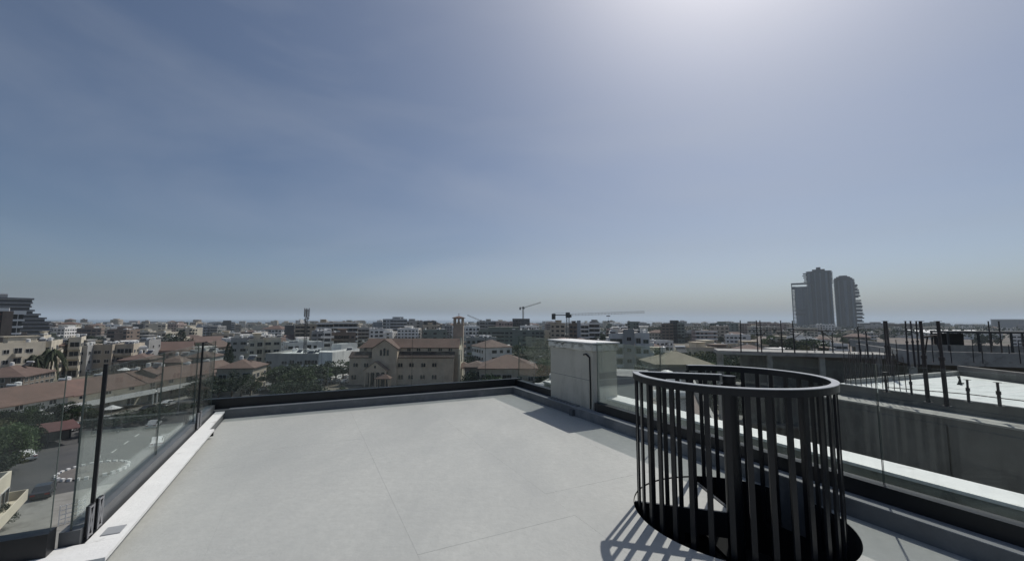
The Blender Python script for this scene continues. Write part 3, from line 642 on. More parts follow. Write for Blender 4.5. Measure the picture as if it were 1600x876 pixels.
    for sx in (cx_-.2,): B.box(sx, sx+.4, y0+.1, y0+.5, bz(507)+.251, bz(498.2)-.002); B.box(sx, sx+.4, y1-.5, y1-.1, bz(507)+.251, bz(498.2)-.002)
    B.build('bell_tower', mat('tower_stone', (.40, .34, .27), .92, .15, .6, .3, 4), c)
    B = MB(); B.tube((cx_, cy_, bz(504.5)), (cx_, cy_, bz(501.5)), .62, 12, .25); B.build('bell', M_rust, c)
    B = MB(); B.hip(bx0, bx1, y0, y1, bz(497)+.25, bz(493), .45); B.build('tower_roof', M_clay, c)
    B = MB(); B.tube((cx_, cy_, bz(493)-.2), (cx_, cy_, bz(489)), .06, 6); B.tube((cx_-.35, cy_, bz(490.6)), (cx_+.35, cy_, bz(490.6)), .06, 6); B.build('cross', M_rust, c)
make_church()
# ------------------------------------------------------------------ stepped glass tower at far left
def stepped():
    D = 350; cs = .65; b = empty('stepped_glass_building', (gx(-10, D), D, ZG), R(51.7), 'dark glass building with stepped white floor bands at the far left edge', 'building')
    ends = [54, 52.5, 51.5, 57, 67, 77, 84, 86, 87, 87.5, 88, 88, 88, 88, 88]
    z = gz(467, D)-ZG; X0 = gx(-10, D)
    S = MB(); 
    th0 = math.atan2(-X0, D); lx = lambda p: D/math.cos(th0)*math.tan(th0-math.atan((800-p)/F))
    for i, e in enumerate(ends):
        zt = gz(468+i*6.25, D)-ZG
        if zt < 0: break
        x1 = lx(e); x0 = -60
        f = MB(); f.box(x0, x1-1.2, 1.2, 14, zt-3.0, zt-.5); f.build('glazing', M_win, b)
        f = MB(); f.box(x0, x1, 0, 15, zt-.5, zt-.02); f.build('floor_band', mat('band_grey', (.33, .33, .34), .6), b)
        if i < 14:
            f = MB(); f.box(x0, x1-.1, 0.05, .1, zt, zt+1.0); f.build('glass_rail', mat('rail_glass', (.05, .055, .075), .15), b)
        if i > 2: f = MB(); f.box(x1-2.2, x1-.2, -.1, 3, zt+.002, zt+.2); f.build('terrace_edge', M_white, b)
    f = MB(); f.box(x0, lx(12), 5, 12, z+.01, z+3.0); f.build('roof_plant', M_metal, b)
    f = MB(); f.box(lx(0), lx(12), 4, 11, z+3.01, z+3.8); f.build('roof_canopy', M_white, b)
stepped()
def brownblock():
    D = 200; cs = .63; b = empty('apartment_block', (gx(5, D), D, ZG), R(50), 'brown panelled apartment block with white balcony slabs below the stepped glass building', 'building'); X0 = gx(5, D)
    H = gz(489, D)-ZG; th0 = math.atan2(-X0, D); lx = lambda p: D/math.cos(th0)*math.tan(th0-math.atan((800-p)/F)); W = MB(); W.box(lx(-60), lx(24), 0, 9, 0, H); W.build('wall', M_dark, b)
    W = MB(); W.box(lx(7), lx(24)+.02, -.6, 8, 0, H+.3); W.build('side_wall', wallmat('brown'), b)
    W = MB(); W.box(lx(-60), lx(17), -1.2, 8, H+.31, H+1.9); W.build('roof_fascia', M_white, b)
    for i in range(6):
        z = gz(490+i*10.6, D)-ZG
        if z < .5: break
        W = MB(); W.box(lx(24)+.03, lx(44-i*1.5), -1, 7, z-.9, z if i else z+.9); W.build('balcony', M_white, b)
        W = MB(); W.box(lx(24)+.03, lx(40-i*1.5), .5, 6.5, z-3.6, z-.91); W.build('glazing', M_win, b)
        W = MB(); W.box(lx(31), lx(32), -.5, -.2, z-3.4, z-.91); W.build('pillar', M_white, b)
        W = MB(); W.box(lx(-60), lx(5.5), -1.3, -.01, z-1.2, z-.6); W.build('balcony', mat('dark_red', (.12, .03, .03), .7), b)
brownblock()
# ------------------------------------------------------------------ tower cluster
def towers():
    D = 1100; u = D/F
    grey = mat('tower_grey', (.04, .058, .082), .7, .12, .02); dk_ = mat('tower_dark', (.013, .022, .036), .35, .2, .02); lt = mat('tower_light', (.09, .118, .155), .7, .1, .02)
    def slab_tower(px0, px1, top, dep, label, prof=None, light=False, fins=()):
        cx_ = (px0+px1)/2; X = gx(cx_, D); th = math.atan2(X, D); b = empty('tower', (X+math.sin(th)*dep/2, D+math.cos(th)*dep/2, ZG), -th, label, 'tower', 'tower cluster on the right horizon')
        hw = (px1-px0)/2*u*math.cos(th); H = gz(top, D)-ZG; n = int(H/3.8)
        core = MB()
        pts = [(hw*.94*math.copysign(abs(math.cos(a))**.6, math.cos(a)), dep/2*math.copysign(abs(math.sin(a))**.6, math.sin(a))) for a in [2*math.pi*i/28 for i in range(28)]]
        core.prism(pts, 0, H); core.build('core', lt if light else dk_, b, fix=True)
        fl = MB()
        for i in range(n):
            z = (i+1)*3.8; k = 1.0
            if prof: k = prof(z/H)
            fl.prism([(p[0]/.94*k, p[1]*1.06) for p in pts], z-.9, z)
        fl.build('floor_slabs', grey, b, 'stuff')
        for fx, fw in fins:
            f = MB(); x = fx*hw; f.box(x-fw, x+fw, -dep/2-1.2, -dep/2+4, 0, H*.97); f.build('fin', grey if light else lt, b)
        return b, H, hw
    b, H, hw = slab_tower(1261, 1303, 421, 34, 'tallest dark tower with jagged upper balconies, centre of the tower cluster', None, False, ((-.75, 3), (-.3, 1.2), (.1, 1.2), (.55, 2.5), (.85, 1.5)))
    f = MB(); f.box(-14, 14, -8, 8, H, H+5); f.build('roof_plant', dk_, b); f = MB(); f.box(-5, 5, -4, 4, H+5.01, H+11); f.build('roof_plant', dk_, b)
    for i in range(6):
        f = MB(); z = H-6-i*5.5; e = (6, 7, 5.5, 4, 5, 3)[i]; f.box(-hw-e, -hw+4, -14, 10, z, z+1.6); f.build('balcony', grey, b)
        f = MB(); f.box(hw-4, hw+1.2-.1*i, -14, 10, z, z+1.6); f.build('balcony', grey, b)
    b, H, hw = slab_tower(1303.5, 1338, 434, 30, 'curved grey tower with ragged balconies on its right side, rightmost of the cluster', None, False, ((-.5, 1.5), (.1, 3), (.7, 2)))
    for k, (sc_, h0, h1) in enumerate(((.86, 0, 4), (.66, 4.01, 7.5), (.4, 7.51, 10.5))):
        f = MB(); f.prism([(hw*sc_*math.copysign(abs(math.cos(a))**.7, math.cos(a))-hw*.05, 13*sc_*math.sin(a)) for a in [2*math.pi*i/24 for i in range(24)]], H+h0, H+h1); f.build('crown_storey', grey if k % 2 else dk_, b, fix=True)
    rg = random.Random(3)
    for i in range(38):
        t = i/38; z = 6+t*(H-16); e = 2+10*math.sin(min(1, (1-t)*1.25)*1.5)+rg.uniform(-3, 2)
        if 22 < i < 25: continue
        f = MB(); f.box(hw-3, hw+e, -9, 8, z, z+3.2 if i % 3 else z+1.2); f.build('balcony', grey if i % 2 else dk_, b)
    b, H, hw = slab_tower(1242, 1264, 446, 26, 'paler slab tower framed by an open concrete frame, leftmost of the cluster', None, True, ((.2, 1), (.75, 2.2)))
    f = MB(); x0 = -hw-6.5; f.box(x0, x0+2, -6, 6, 0, H+6.5); f.box(x0, hw+6, -6, 6, H+6.51, H+10.5); f.box(x0+2.01, -hw+5, -5, 5, H-6, H+1); f.build('frame', grey, b)
    for i in range(36):
        z = 6+i*3.7
        if z > H: break
        f = MB(); f.box(x0+2.01, -hw+1, -5, 5, z, z+1.3+rg.uniform(0, .9)); f.build('balcony', grey, b)
    for z in (H*.32, H*.42): f = MB(); f.box(-hw, hw*.4, -16, -12, z, z+5.5); f.build('balcony', dk_, b)
    slab_tower(1252, 1300, 517, 60, 'low dark podium block at the foot of the tower cluster')
towers()
# ------------------------------------------------------------------ cranes and mast
def lattice(mb, a, b, w_, n, r):
    a = Vector(a); b = Vector(b); d = (b-a).normalized(); u = (Vector((0, 0, 1)) if abs(d.z) < .9 else Vector((1, 0, 0))); s_ = d.cross(u).normalized()*w_/2; t = s_.cross(d).normalized()*w_/2
    cs = [s_+t, s_-t, -s_-t, -s_+t]
    for c in cs: mb.tube(a+c, b+c, r, 4)
    for i in range(n):
        p, q = a.lerp(b, i/n), a.lerp(b, (i+1)/n)
        for j in range(4):
            c, c2 = cs[j], cs[(j+1) % 4]; mb.tube(p+c, q+c2 if i % 2 else q+c2, r*.6, 3); mb.tube(q+c, q+c2, r*.6, 3)
M_crane = mat('crane_steel', (.11, .105, .09), .6, .2, 1); M_craned = mat('crane_dark', (.03, .033, .035), .6)
def crane(px, D, yjib, x0, x1, label, ztop=0, full=True):
    X = gx(px, D); b = empty('tower_crane', (X, D, ZG), 0, label, 'crane', 'tower cranes on the skyline')
    zj = gz(yjib, D)-ZG; u = D/F; w_ = 1.8
    m = MB(); lattice(m, (0, 0, 0), (0, 0, zj-1.5), w_, int(zj/2.2), .13*D/250); m.build('mast', M_crane, b)
    m = MB(); lattice(m, (1, 0, zj+.2), ((x1-px)*u, 0, zj+.2+(2 if full else 8)), 1.3, int(abs(x1-px)*u/2.2), .07*D/250); m.build('jib', M_crane, b)
    m = MB(); m.box((x0-px)*u, -1, -.9, .9, zj-.3, zj+.25); m.tube(((x0-px)*u, .9, zj+1.2), (-1, .9, zj+1.2), .08, 4); m.tube(((x0-px)*u, -.9, zj+1.2), (-1, -.9, zj+1.2), .08, 4); m.build('counter_jib', M_craned, b)
    m = MB(); m.box((x0-px)*u-.8, (x0-px)*u+1.6, -1.1, 1.1, zj-3.0, zj+.9); m.build('counterweight', M_craned, b)
    m = MB(); m.box(-1.3, 1.3, -1.3, 1.3, zj-1.8, zj+1.8); m.box(.6, 2.2, -2.4, -1.0, zj-1.6, zj+.4); m.build('cab', M_craned, b)
    if full:
        hx = (950-px)*u; m = MB(); m.tube((hx, 0, zj+.1), (hx, 0, zj-3.6), .05, 4); m.box(hx-1.2, hx+1.2, -.5, .5, zj-.9, zj-.3); m.box(hx-.4, hx+.4, -.3, .3, zj-4.8, zj-3.6); m.build('hook', M_craned, b)
crane(887, 280, 491.5, 864, 1006, 'tower crane with a long pale lattice jib reaching right above the rooftops')
crane(817.5, 620, 480.5, 812.5, 845, 'small distant tower crane standing above the dark block', full=False)
crane(752, 560, 501.5, 756, 731, 'low distant tower crane with its short jib ending at the bell tower', full=False)
def mast():
    D = 165; b = empty('antenna_mast', (gx(480.5, D), D, ZG), 0, 'tall dark lattice antenna mast with panel antennas rising left of the church', 'antenna mast')
    H = gz(480, D)-ZG; m = MB(); lattice(m, (0, 0, 0), (0, 0, H-1), .8, 34, .075); m.build('lattice_mast', M_craned, b)
    for i, (a, z) in enumerate([(k*2.1, z) for z in (H-1.4, H-3.1) for k in range(3)]):
        m = MB(); x, y = .95*math.cos(a), .95*math.sin(a); m.box(x-.17, x+.17, y-.1, y+.1, z-.9, z+.9); m.tube((0, 0, z), (x, y, z), .05, 4); m.build('panel_antenna', M_metal, b)
    for z, a in ((H-4.6, .5), (H-6, 2.5), (H-5.2, 4)):
        m = MB(); x, y = .6*math.cos(a), .6*math.sin(a); m.tube((x, y-.1, z), (x, y+.15, z), .42, 12); m.build('dish', M_metal, b)
mast()
# ------------------------------------------------------------------ landmark blocks placed from the photograph
B = bpx
B(330, 345, 506, 700, colour='pale blue-grey', label='blue-grey slab stepping down left of the black tower block', detail='far', pent=False, tanks=0, d=20)
B(344, 357, 502, 690, colour='charcoal', label='tall narrow black tower block standing against the sea', detail='far', pent=False, tanks=0, d=22)
B(357.5, 364, 504, 700, colour='white', label='slim white edge block right beside the black tower block', detail='far', pent=False, tanks=0, d=20)
B(365, 374, 508, 690, colour='beige', label='short beige block just right of the black tower block', detail='far', pent=False, tanks=1, d=18)
B(440, 455, 510, 330, colour='charcoal', label='dark blank-sided block left of the antenna mast', detail='mid', pent=False, nowin=True, tanks=0, d=14)
B(455, 488, 508, 310, colour='sand', label='sand coloured apartment block directly behind the antenna mast', detail='mid', tanks=2, d=16)
B(489, 516, 505, 300, colour='beige', label='beige balcony block just right of the antenna mast', detail='mid', balc=.9, band=True, tanks=3, d=16)
B(516, 555, 504, 290, colour='sand', label='long sand coloured block with deep banded balconies left of the church', detail='mid', balc=.9, band=True, tanks=3, d=15)
B(482, 500, 519, 235, colour='grey', label='grey low apartment block at the foot of the banded balcony blocks', detail='mid', tanks=2)
B(501, 513, 518, 230, colour='white', label='narrow white stair tower block beside the grey low apartments', detail='mid', tanks=2)
B(514, 552, 521, 240, colour='brown', label='brown low block in front of the long banded balcony block', detail='mid', balc=.7, tanks=2)
B(556, 575, 513, 330, colour='grey', label='small grey balcony block rising left of the church roof', detail='mid', balc=.8, tanks=1)
B(581, 596, 504, 430, colour='pale blue-grey', label='blank blue-grey block, leftmost of those right behind the church', detail='far', nowin=True, pent=False, tanks=0)
B(596, 634, 499, 420, colour='pale blue-grey', label='tallest blue-grey apartment block with balconies right behind the church ridge', detail='mid', balc=.6, tanks=2, pent=True, d=16)
B(634, 660, 502, 430, colour='grey', label='grey apartment block behind the middle of the church ridge', detail='mid', balc=.6, tanks=2)
B(661, 681, 502, 425, colour='charcoal', label='dark flat block behind the right end of the church ridge', detail='mid', tanks=2)
B(575, 597, 515, 300, colour='white', label='low white flat-roofed house peeping over the left church roof', detail='mid', tanks=3)
B(660, 697, 516, 310, colour='greenish grey', label='low greenish block peeping over the right church roof', detail='mid', tanks=2)
B(690, 706, 509, 480, colour='grey', label='small pale block between the church and its bell tower top', detail='far', tanks=1)
B(728, 745, 508, 420, colour='white', label='white block immediately right of the bell tower', detail='mid', tanks=1)
B(745, 775, 502, 430, colour='grey', label='wide grey block of flats right of the bell tower', detail='mid', tanks=2, balc=.5)
B(775, 801, 503, 420, colour='pinkish', label='pinkish block of flats left of the netted dark block', detail='mid', tanks=2, balc=.5)
B(801, 828, 498, 430, colour='charcoal', label='netted dark unfinished block under the small distant crane', detail='mid', tanks=0, pent=False, balc=.2)
B(748, 850, 516, 300, colour='greenish grey', label='long low grey block left of and behind the chimney', detail='mid', tanks=4, d=14, yaw=0)
B(728, 775, 528, 215, colour='grey', label='low grey flat block right behind the church forecourt', detail='mid', tanks=5)
B(861, 884, 505, 300, colour='sand', label='sand coloured block just left of the crane mast', detail='mid', tanks=1, balc=.2)
B(891, 903, 506, 300, colour='brown', label='brownish block immediately right of the crane mast', detail='mid', tanks=1)
B(903, 909, 501, 300, colour='pale blue-grey', label='slim pale stair tower right of the crane mast', detail='mid', nowin=True, tanks=0, pent=False)
B(909, 922, 506, 300, colour='white', label='white balcony block above the middle of the chimney cap', detail='mid', balc=1, band=True, tanks=1)
B(922, 939, 504, 300, colour='grey', label='grey balcony block above the right end of the chimney cap', detail='mid', balc=1, band=True, tanks=1)
B(949, 992, 514, 330, colour='pinkish', label='long low pinkish block with roof clutter right of the chimney', detail='mid', tanks=6)
B(957, 980, 522, 138, colour='white', label='white framed apartment block with green glass, first right of the chimney', detail='near', balc=.9, green=True, tanks=2, n=5)
B(981, 998, 516, 135, colour='grey', label='grey stair tower block between the two green-glazed white blocks', detail='near', balc=0, tanks=1, n=5, pent=False)
B(999, 1022, 521, 138, colour='white', label='white framed green-glazed block right of the grey stair tower', detail='near', balc=.8, green=True, tanks=2, n=5)
B(982, 1000, 502, 420, colour='greenish grey', label='dark green block with a small spire against the sea', detail='mid', tanks=1)
B(1036, 1054, 505, 400, colour='brown', label='brown flat block left wing below the glazed roof box', detail='mid', tanks=0, pent=False)
B(1049, 1063, 500, 410, colour='charcoal', label='block topped by a dark glazed roof box right of the crane jib', detail='mid', tanks=0, pent=False)
B(1061, 1072, 504, 405, colour='greenish grey', label='dark green clad block joined right of the glazed roof box', detail='mid', tanks=0, pent=False)
B(1114, 1158, 504, 520, colour='greenish grey', label='long dark block against the sky left of the steel props', detail='mid', tanks=3, d=20)
B(1160, 1232, 504, 620, colour='pinkish', label='long pale hillside block left of the tower cluster', detail='far', tanks=4, d=20)
B(1345, 1392, 503, 780, colour='grey', label='long grey block right of the tower cluster', detail='far', tanks=3, d=24)
B(1393, 1440, 504, 800, colour='brown', label='long brownish block second right of the tower cluster', detail='far', tanks=3, d=24)
B(1448, 1482, 502, 850, colour='greenish grey', label='flat topped block with overhanging roof behind the white warehouse', detail='far', tanks=0, pent=True, d=24)
# left side of the picture: cream houses, seen side-lit
B(-40, 8, 541, 128, colour='cream', label='cream flat-roofed house at the left edge of the view', detail='near', n=3, tanks=2, d=14, yaw=-.15)
B(22, 58, 537, 140, colour='cream', label='long low cream house left of the palm tree', detail='near', n=2, tanks=2, d=16, yaw=R(38))
B(62, 88, 541, 150, colour='sand', label='sand coloured house with arched roof behind the palm tree', detail='near', n=2, roof='hip', d=10, yaw=R(30))
B(92, 112, 530, 155, colour='cream', label='tall cream house with a blank sunlit wall right of the palm', detail='near', n=4, tanks=1, d=12, yaw=R(40), balc=.2)
B(113, 138, 543, 160, colour='grey', label='grey house immediately right of the tall cream house', detail='near', n=2, tanks=2, d=10, yaw=R(20))
B(140, 172, 541, 165, colour='beige', label='beige house with white piers left of the front glass post', detail='near', n=2, tanks=3, d=12, yaw=R(25))
B(176, 205, 540, 170, colour='beige', label='beige balcony house just above the left glass rail', detail='near', n=3, tanks=3, d=12, balc=.7, yaw=R(25))
B(206, 232, 534, 190, colour='grey', label='grey house seen over the middle of the left glass rail', detail='near', n=3, tanks=3, d=12, yaw=R(20))
B(-60, 30, 524, 220, colour='brown', label='brown low block in front of the brown panelled apartments', detail='mid', n=4, tanks=1)
B(48, 62, 527, 225, colour='cream', label='cream corner house in shade below the stepped glass building', detail='mid', n=3, tanks=1, yaw=R(35))
B(63, 86, 529, 235, colour='greenish grey', label='grey-green house right below the stepped glass building', detail='mid', n=3, tanks=3)
B(172, 184, 522, 300, colour='brown', label='narrow blank brown block left of the white houses', detail='mid', nowin=True, tanks=0, pent=False)
B(186, 205, 516, 330, colour='white', label='bright white house cluster block left of the dark conifer', detail='mid', tanks=3)
B(204, 221, 508, 520, colour='charcoal', label='dark glazed block on the skyline over the left glass', detail='far', tanks=1, pent=False)
B(222, 246, 510, 500, colour='grey', label='grey low block on the skyline beside the dark glazed block', detail='far', tanks=2)
B(259, 288, 507, 520, colour='greenish grey', label='grey-green block on the skyline above the conifer', detail='far', tanks=2)
B(290, 320, 511, 480, colour='pale blue-grey', label='bluish block with white roof units on the skyline left of the black tower', detail='far', tanks=6)
B(352, 378, 530, 190, colour='grey', label='grey house behind the dark cypress by the glass corner', detail='near', n=3, tanks=2, balc=.3)
B(379, 403, 531, 175, colour='cream', label='long cream three-storey block with shaded balconies right of the cypress', detail='near', n=3, tanks=3, balc=.6)
B(404, 431, 529, 180, colour='cream', label='cream apartment block with small windows left of the white-roofed hall', detail='near', n=3, tanks=3, balc=.1)
B(415, 508, 554, 158, colour='grey', label='long low hall with a bright white flat roof behind the antenna mast', detail='near', n=2, tanks=6, d=26, pent=False, yaw=0, cat='hall')
B(508, 534, 552, 152, colour='white', label='white end pavilion of the long low hall', detail='near', n=2, tanks=1, d=20, pent=False, yaw=R(-12), nowin=True)
B(524, 546, 539, 175, colour='white', label='tall blank white block just left of the church', detail='near', n=3, tanks=0, d=9, pent=False, nowin=True, yaw=R(-25))
# villas with tiled roofs
def villa(px0, px1, ye, D, label, colour='beige', clay=None, d=12, yaw=0, n=2, roof='hip'):
    return bpx(px0, px1, ye, D, colour=colour, label=label, detail='near', n=n, roof=roof, d=d, yaw=yaw, clay=clay or M_clay, cat='house', name='house')
villa(750, 838, 573, 118, 'low villa with a broad clay hip roof right of the church', d=15)
villa(728, 760, 571, 128, 'small brown-roofed house tucked between church and broad hip villa', 'brown', M_clay2, 9)
villa(1020, 1112, 566, 84, 'villa with a pale beige hip roof half hidden behind the railing', 'beige', mat('pale_roof', (.27, .24, .18), .9, .15, .5), 10)
villa(338, 398, 574, 122, 'small house with a red clay roof beside the glass corner', 'beige', M_clay, 11, R(12))
villa(196, 240, 584, 112, 'dark red gabled house behind the left glass with white window wall', 'brown', M_clay, 10, R(25), 2, 'gable')
villa(236, 282, 566, 140, 'brown tiled roof house behind the left glass near the second post', 'brown', M_clay2, 14, R(20))
villa(182, 232, 562, 150, 'wide dull brown roofed house in the row above the dark red gable', 'brown', M_clay2, 12, R(22))
villa(286, 330, 558, 150, 'grey-walled house with ribbed roof behind the second glass post', 'grey', M_clay2, 12, R(15))
villa(-70, 36, 590, 122, 'large brown clay roof at the left edge above the terraced row', 'brown', M_clay2, 16, R(25))
# the long terraced row with clay roof at left
def terrace_row():
    A = Vector((-97.5, 58)); Bv = Vector((-95, 146)); n = 5; d = (Bv-A); yaw = math.atan2(d.y, d.x); L_ = d.length/n
    names = ['nearest', 'second nearest', 'middle', 'second farthest', 'farthest']
    for i in range(n):
        p = A+d*((i+.5)/n); b = empty('row_house', (p.x-6*.99, p.y-1, ZG), yaw, names[i]+' house of the clay-roofed terraced row along the left street', 'house', 'terraced row along the left street')
        h = 5.4+(.2 if i % 2 else 0); wm = wallmat(['beige', 'grey', 'cream', 'beige', 'pinkish'][i])
        m = MB(); m.box(-L_/2+.005, L_/2-.005, -5, 5, 0, h); m.build('wall', wm, b)
        m = MB(); m.gable(-L_/2+.01, L_/2-.01, -5, 5, h+.02, h+2.3, 'x', 0, th=.2); m.hexa([(-L_/2+.01, -6.3, h-.55), (L_/2-.01, -6.3, h-.55), (L_/2-.01, -5.001, h), (-L_/2+.01, -5.001, h), (-L_/2+.01, -6.3, h-.35), (L_/2-.01, -6.3, h-.35), (L_/2-.01, -5.001, h+.2), (-L_/2+.01, -5.001, h+.2)]); m.build('roof', M_clay, b)
        for u in (-L_/3, 0, L_/3):
            link('window', window_mesh(1.5, 1.4), b, None, (u, -5, 3.9), 0); 
            if u: link('window', window_mesh(2.0, 2.1), b, None, (u, -5, .3), 0)
        m = MB(); m.box(-.5, .5, -5.06, -5, 0, 2.2); m.build('door', mat('door_wood', (.1, .06, .04), .6), b)
        m = MB(); m.box(-L_/2+.3, L_/2-.3, -9.0, -5.01, 2.75, 2.95); m.box(-L_/2+.3, L_/2-.3, -9.0, -8.85, 2.951, 3.9); m.build('balcony', M_white, b)
        for u in (-L_/2+.6, L_/2-.6): m = MB(); m.tube((u, -8.7, 0), (u, -8.7, 2.74), .16, 8); m.build('pillar', M_white, b)
        for u in (-L_/4, L_/5): link('solar_heater', SOLAR, b, None, (u, 2.2, h+1.2), -yaw); link('water_tank', TANK, b, None, (u+2.3, 3, h+1.7), 0)
terrace_row()
# dark red carport beside the street
cp = empty('carport', (-82.5, 72, ZG), R(58), 'open carport with a dark red sheet roof beside the left street', 'carport')
m = MB(); m.hexa([(-6, -3, 2.6), (6, -3, 2.6), (6, 3, 3.2), (-6, 3, 3.2), (-6, -3, 2.75), (6, -3, 2.75), (6, 3, 3.35), (-6, 3, 3.35)]); m.build('roof', mat('red_sheet', (.09, .04, .035), .8, .2, 1), cp)
for u in (-5.7, -1.9, 1.9, 5.7):
    for v in (-2.8, 2.8): m = MB(); m.box(u-.08, u+.08, v-.08, v+.08, 0, 2.62 if v < 0 else 3.1); m.build('post', M_craned, cp)
m = MB(); m.box(-5.9, 5.9, 2.9, 3.0, 0, 2.9); m.build('back_wall', M_conc, cp)
# beige building, lower left corner
b = building(-55.5, 41, 8, 9, 2, 'cream', 'cream two-storey building corner at the lower left edge beside the pavement', detail='near', yaw=R(38), tanks=0, pent=False, balc=.8, fh=2.1)
# ------------------------------------------------------------------ neighbouring unfinished roof on the right
nb_ = empty('unfinished_building', (14.4, 18.2, ZG), 0, 'unfinished concrete building with white waterproofed roof right of the terrace', 'building'); NZ = ZG
NO = Vector((14.39, 18.18)); N1 = Vector((.361, -.9325)); N2 = Vector((.9325, .361))     # along its near edge towards us; inwards to the right
def nk(s, t, z): p = NO+N1*s+N2*t; return (p.x-14.4, p.y-18.2, z-NZ)
def nw(s, t, z): p = NO+N1*s+N2*t; return (p.x, p.y, z)
def nbox(mb, s0, s1, t0, t1, z0, z1, mi=0): mb.box(s0, s1, t0, t1, z0, z1, mi, nk)
m = MB(); nbox(m, -.2, 16, -1.15, -.05, -20.5, -1.72); nbox(m, -.2, 16, -.049, .16, -20.5, -1.5); m.build('wall', M_conc, nb_, fix=True)
for i in range(4):      # shutter-board bays of the rough wall
    m = MB(); nbox(m, -.2+i*4.05, -.2+i*4.05+4.0, -1.19, -1.151, -4.9-.03*i, -1.95); m.build('panel', M_conc, nb_, fix=True)
m = MB(); nbox(m, -.2, 16, -1.17, -.06, -1.719, -1.66); m.build('ledge', M_conc_l, nb_, fix=True)
m = MB(); nbox(m, -.1, 16, .0, .18, -1.499, -1.2); m.build('upstand', M_conc, nb_, fix=True)
m = MB(); nbox(m, -.1, 16, -.02, .30, -1.199, -1.17); m.build('upstand_cap', M_white, nb_, fix=True)
m = MB(); q = [nk(0, .31, -1.22), nk(16, .31, -1.22), nk(16, 7.4, -1.22), nk(4.2, 7.2, -1.22), nk(0, 9.2, -1.22)]
m.poly(q); m.build('roof', M_wroof, nb_)
m = MB()
for s in (1.1, 2.3, 3.6, 5.0, 6.6, 8.4, 10.4): m.poly([nk(s, .4, -1.2165), nk(s+.14, .4, -1.2165), nk(s+.1-.2, 7.1, -1.2165), nk(s-.2, 7.1, -1.2165)])
m.build('membrane_lap', M_white, nb_)
m = MB(); m.hexa([nk(-.1, .31, -1.6), nk(.1, .31, -1.6), nk(.1, 9.2, -1.6), nk(-.1, 9.2, -1.6), nk(-.1, .31, -1.02), nk(.1, .31, -1.02), nk(.1, 9.2, -1.02), nk(-.1, 9.2, -1.02)])
m.build('end_upstand', M_conc_l, nb_, fix=True)
m = MB(); m.hexa([nk(.0, 9.3, -1.6), nk(4.2, 7.25, -1.6), nk(4.3, 7.6, -1.6), nk(0, 9.6, -1.6), nk(.0, 9.3, -.75), nk(4.2, 7.25, -.75), nk(4.3, 7.6, -.75), nk(0, 9.6, -.75)])
m.hexa([nk(4.201, 7.25, -1.6), nk(16, 7.45, -1.6), nk(16, 7.8, -1.6), nk(4.301, 7.6, -1.6), nk(4.201, 7.25, -.75), nk(16, 7.45, -.75), nk(16, 7.8, -.75), nk(4.301, 7.6, -.75)])
m.build('far_parapet', M_conc, nb_, fix=True)
# more slabs of the same site beyond
def siteblock(x, y, w_, d, z, label, yaw=R(-20), colour=None, par=True):
    b = empty('unfinished_building', (x, y, ZG), yaw, label, 'building'); H = z-ZG
    m = MB(); m.box(-w_/2, w_/2, -d/2, d/2, H-.35, H); par and (m.box(-w_/2, w_/2, -d/2, -d/2+.2, H+.001, H+.7), m.box(-w_/2, -w_/2+.2, -d/2+.201, d/2, H+.001, H+.7))
    m.build('roof_slab', colour or M_conc_l, b)
    nfl = int(H/3.3)
    for f in range(nfl):
        zt = H-.36-f*3.3; m = MB(); m.box(-w_/2+.1, w_/2-.1, -d/2+.1, d/2-.1, zt-3.2, zt-2.95); m.build('floor_slab', M_conc, b)
    m = MB(); m.box(-w_/2+2.2, w_/2-2.2, -d/2+2.2, d/2-2.2, 0, H-.37); m.build('core_wall', M_conc, b)
    k = max(3, int(w_/3.6))
    for i in range(k+1):
        xx = -w_/2+.3+(w_-.6)*i/k; m = MB(); m.box(xx-.2, xx+.2, -d/2+.25, -d/2+.65, 0, H-.36); m.build('column', M_conc_l, b)
    kd = max(2, int(d/4))
    for i in range(1, kd+1):
        yy = -d/2+.3+(d-.6)*i/kd; m = MB(); m.box(-w_/2+.25, -w_/2+.65, yy-.2, yy+.2, 0, H-.36); m.build('column', M_conc_l, b)
    return b
siteblock(28.5, 38.8, 17, 3.4, -1.35, 'grey concrete frame with props on its roof, behind the stair railing', par=False)
siteblock(43, 35, 19, 11, -1.55, 'low concrete frame building with grey parapet beyond the white roof', R(-22))
siteblock(60, 52, 24, 14, -1.9, 'farther concrete frame building carrying the black steel shelter', R(-20))
# lower roof seen through the railing
lr = empty('low_building', (9.2, 31, ZG), R(-20), 'lower flat-roofed building with dusty roof seen through the railing bars', 'building'); H = -4.6-ZG
m = MB(); m.box(-8, 4.6, -8, 9, 0, H); m.build('wall', wallmat('pinkish'), lr)
m = MB()
for a in ((-8, 4.6, -8, -7.8), (-8, 4.6, 8.8, 9), (-8, -7.8, -7.79, 8.79), (4.4, 4.6, -7.79, 8.79)): m.box(*a, H+.001, H+.8)
m.build('parapet', M_conc_l, lr); m = MB(); m.box(-7.79, 4.39, -7.79, 8.79, H+.001, H+.06); m.build('roof', mat('dusty_roof', (.19, .15, .14), .95, .2, .5), lr)
m = MB(); m.box(-3, .8, -1, 3.5, H+.061, H+2.1); m.build('stair_head', wallmat('grey'), lr)
for u, v in ((2.6, -4), (2.4, 2), (-5.5, 5), (-5.4, -4)): link('solar_heater', SOLAR, lr, None, (u, v, H+.1), R(20))
for u, v in ((3.2, -1.6), (-6.3, 1), (2.2, 6)): link('water_tank', TANK, lr, None, (u, v, H+.6), 0)
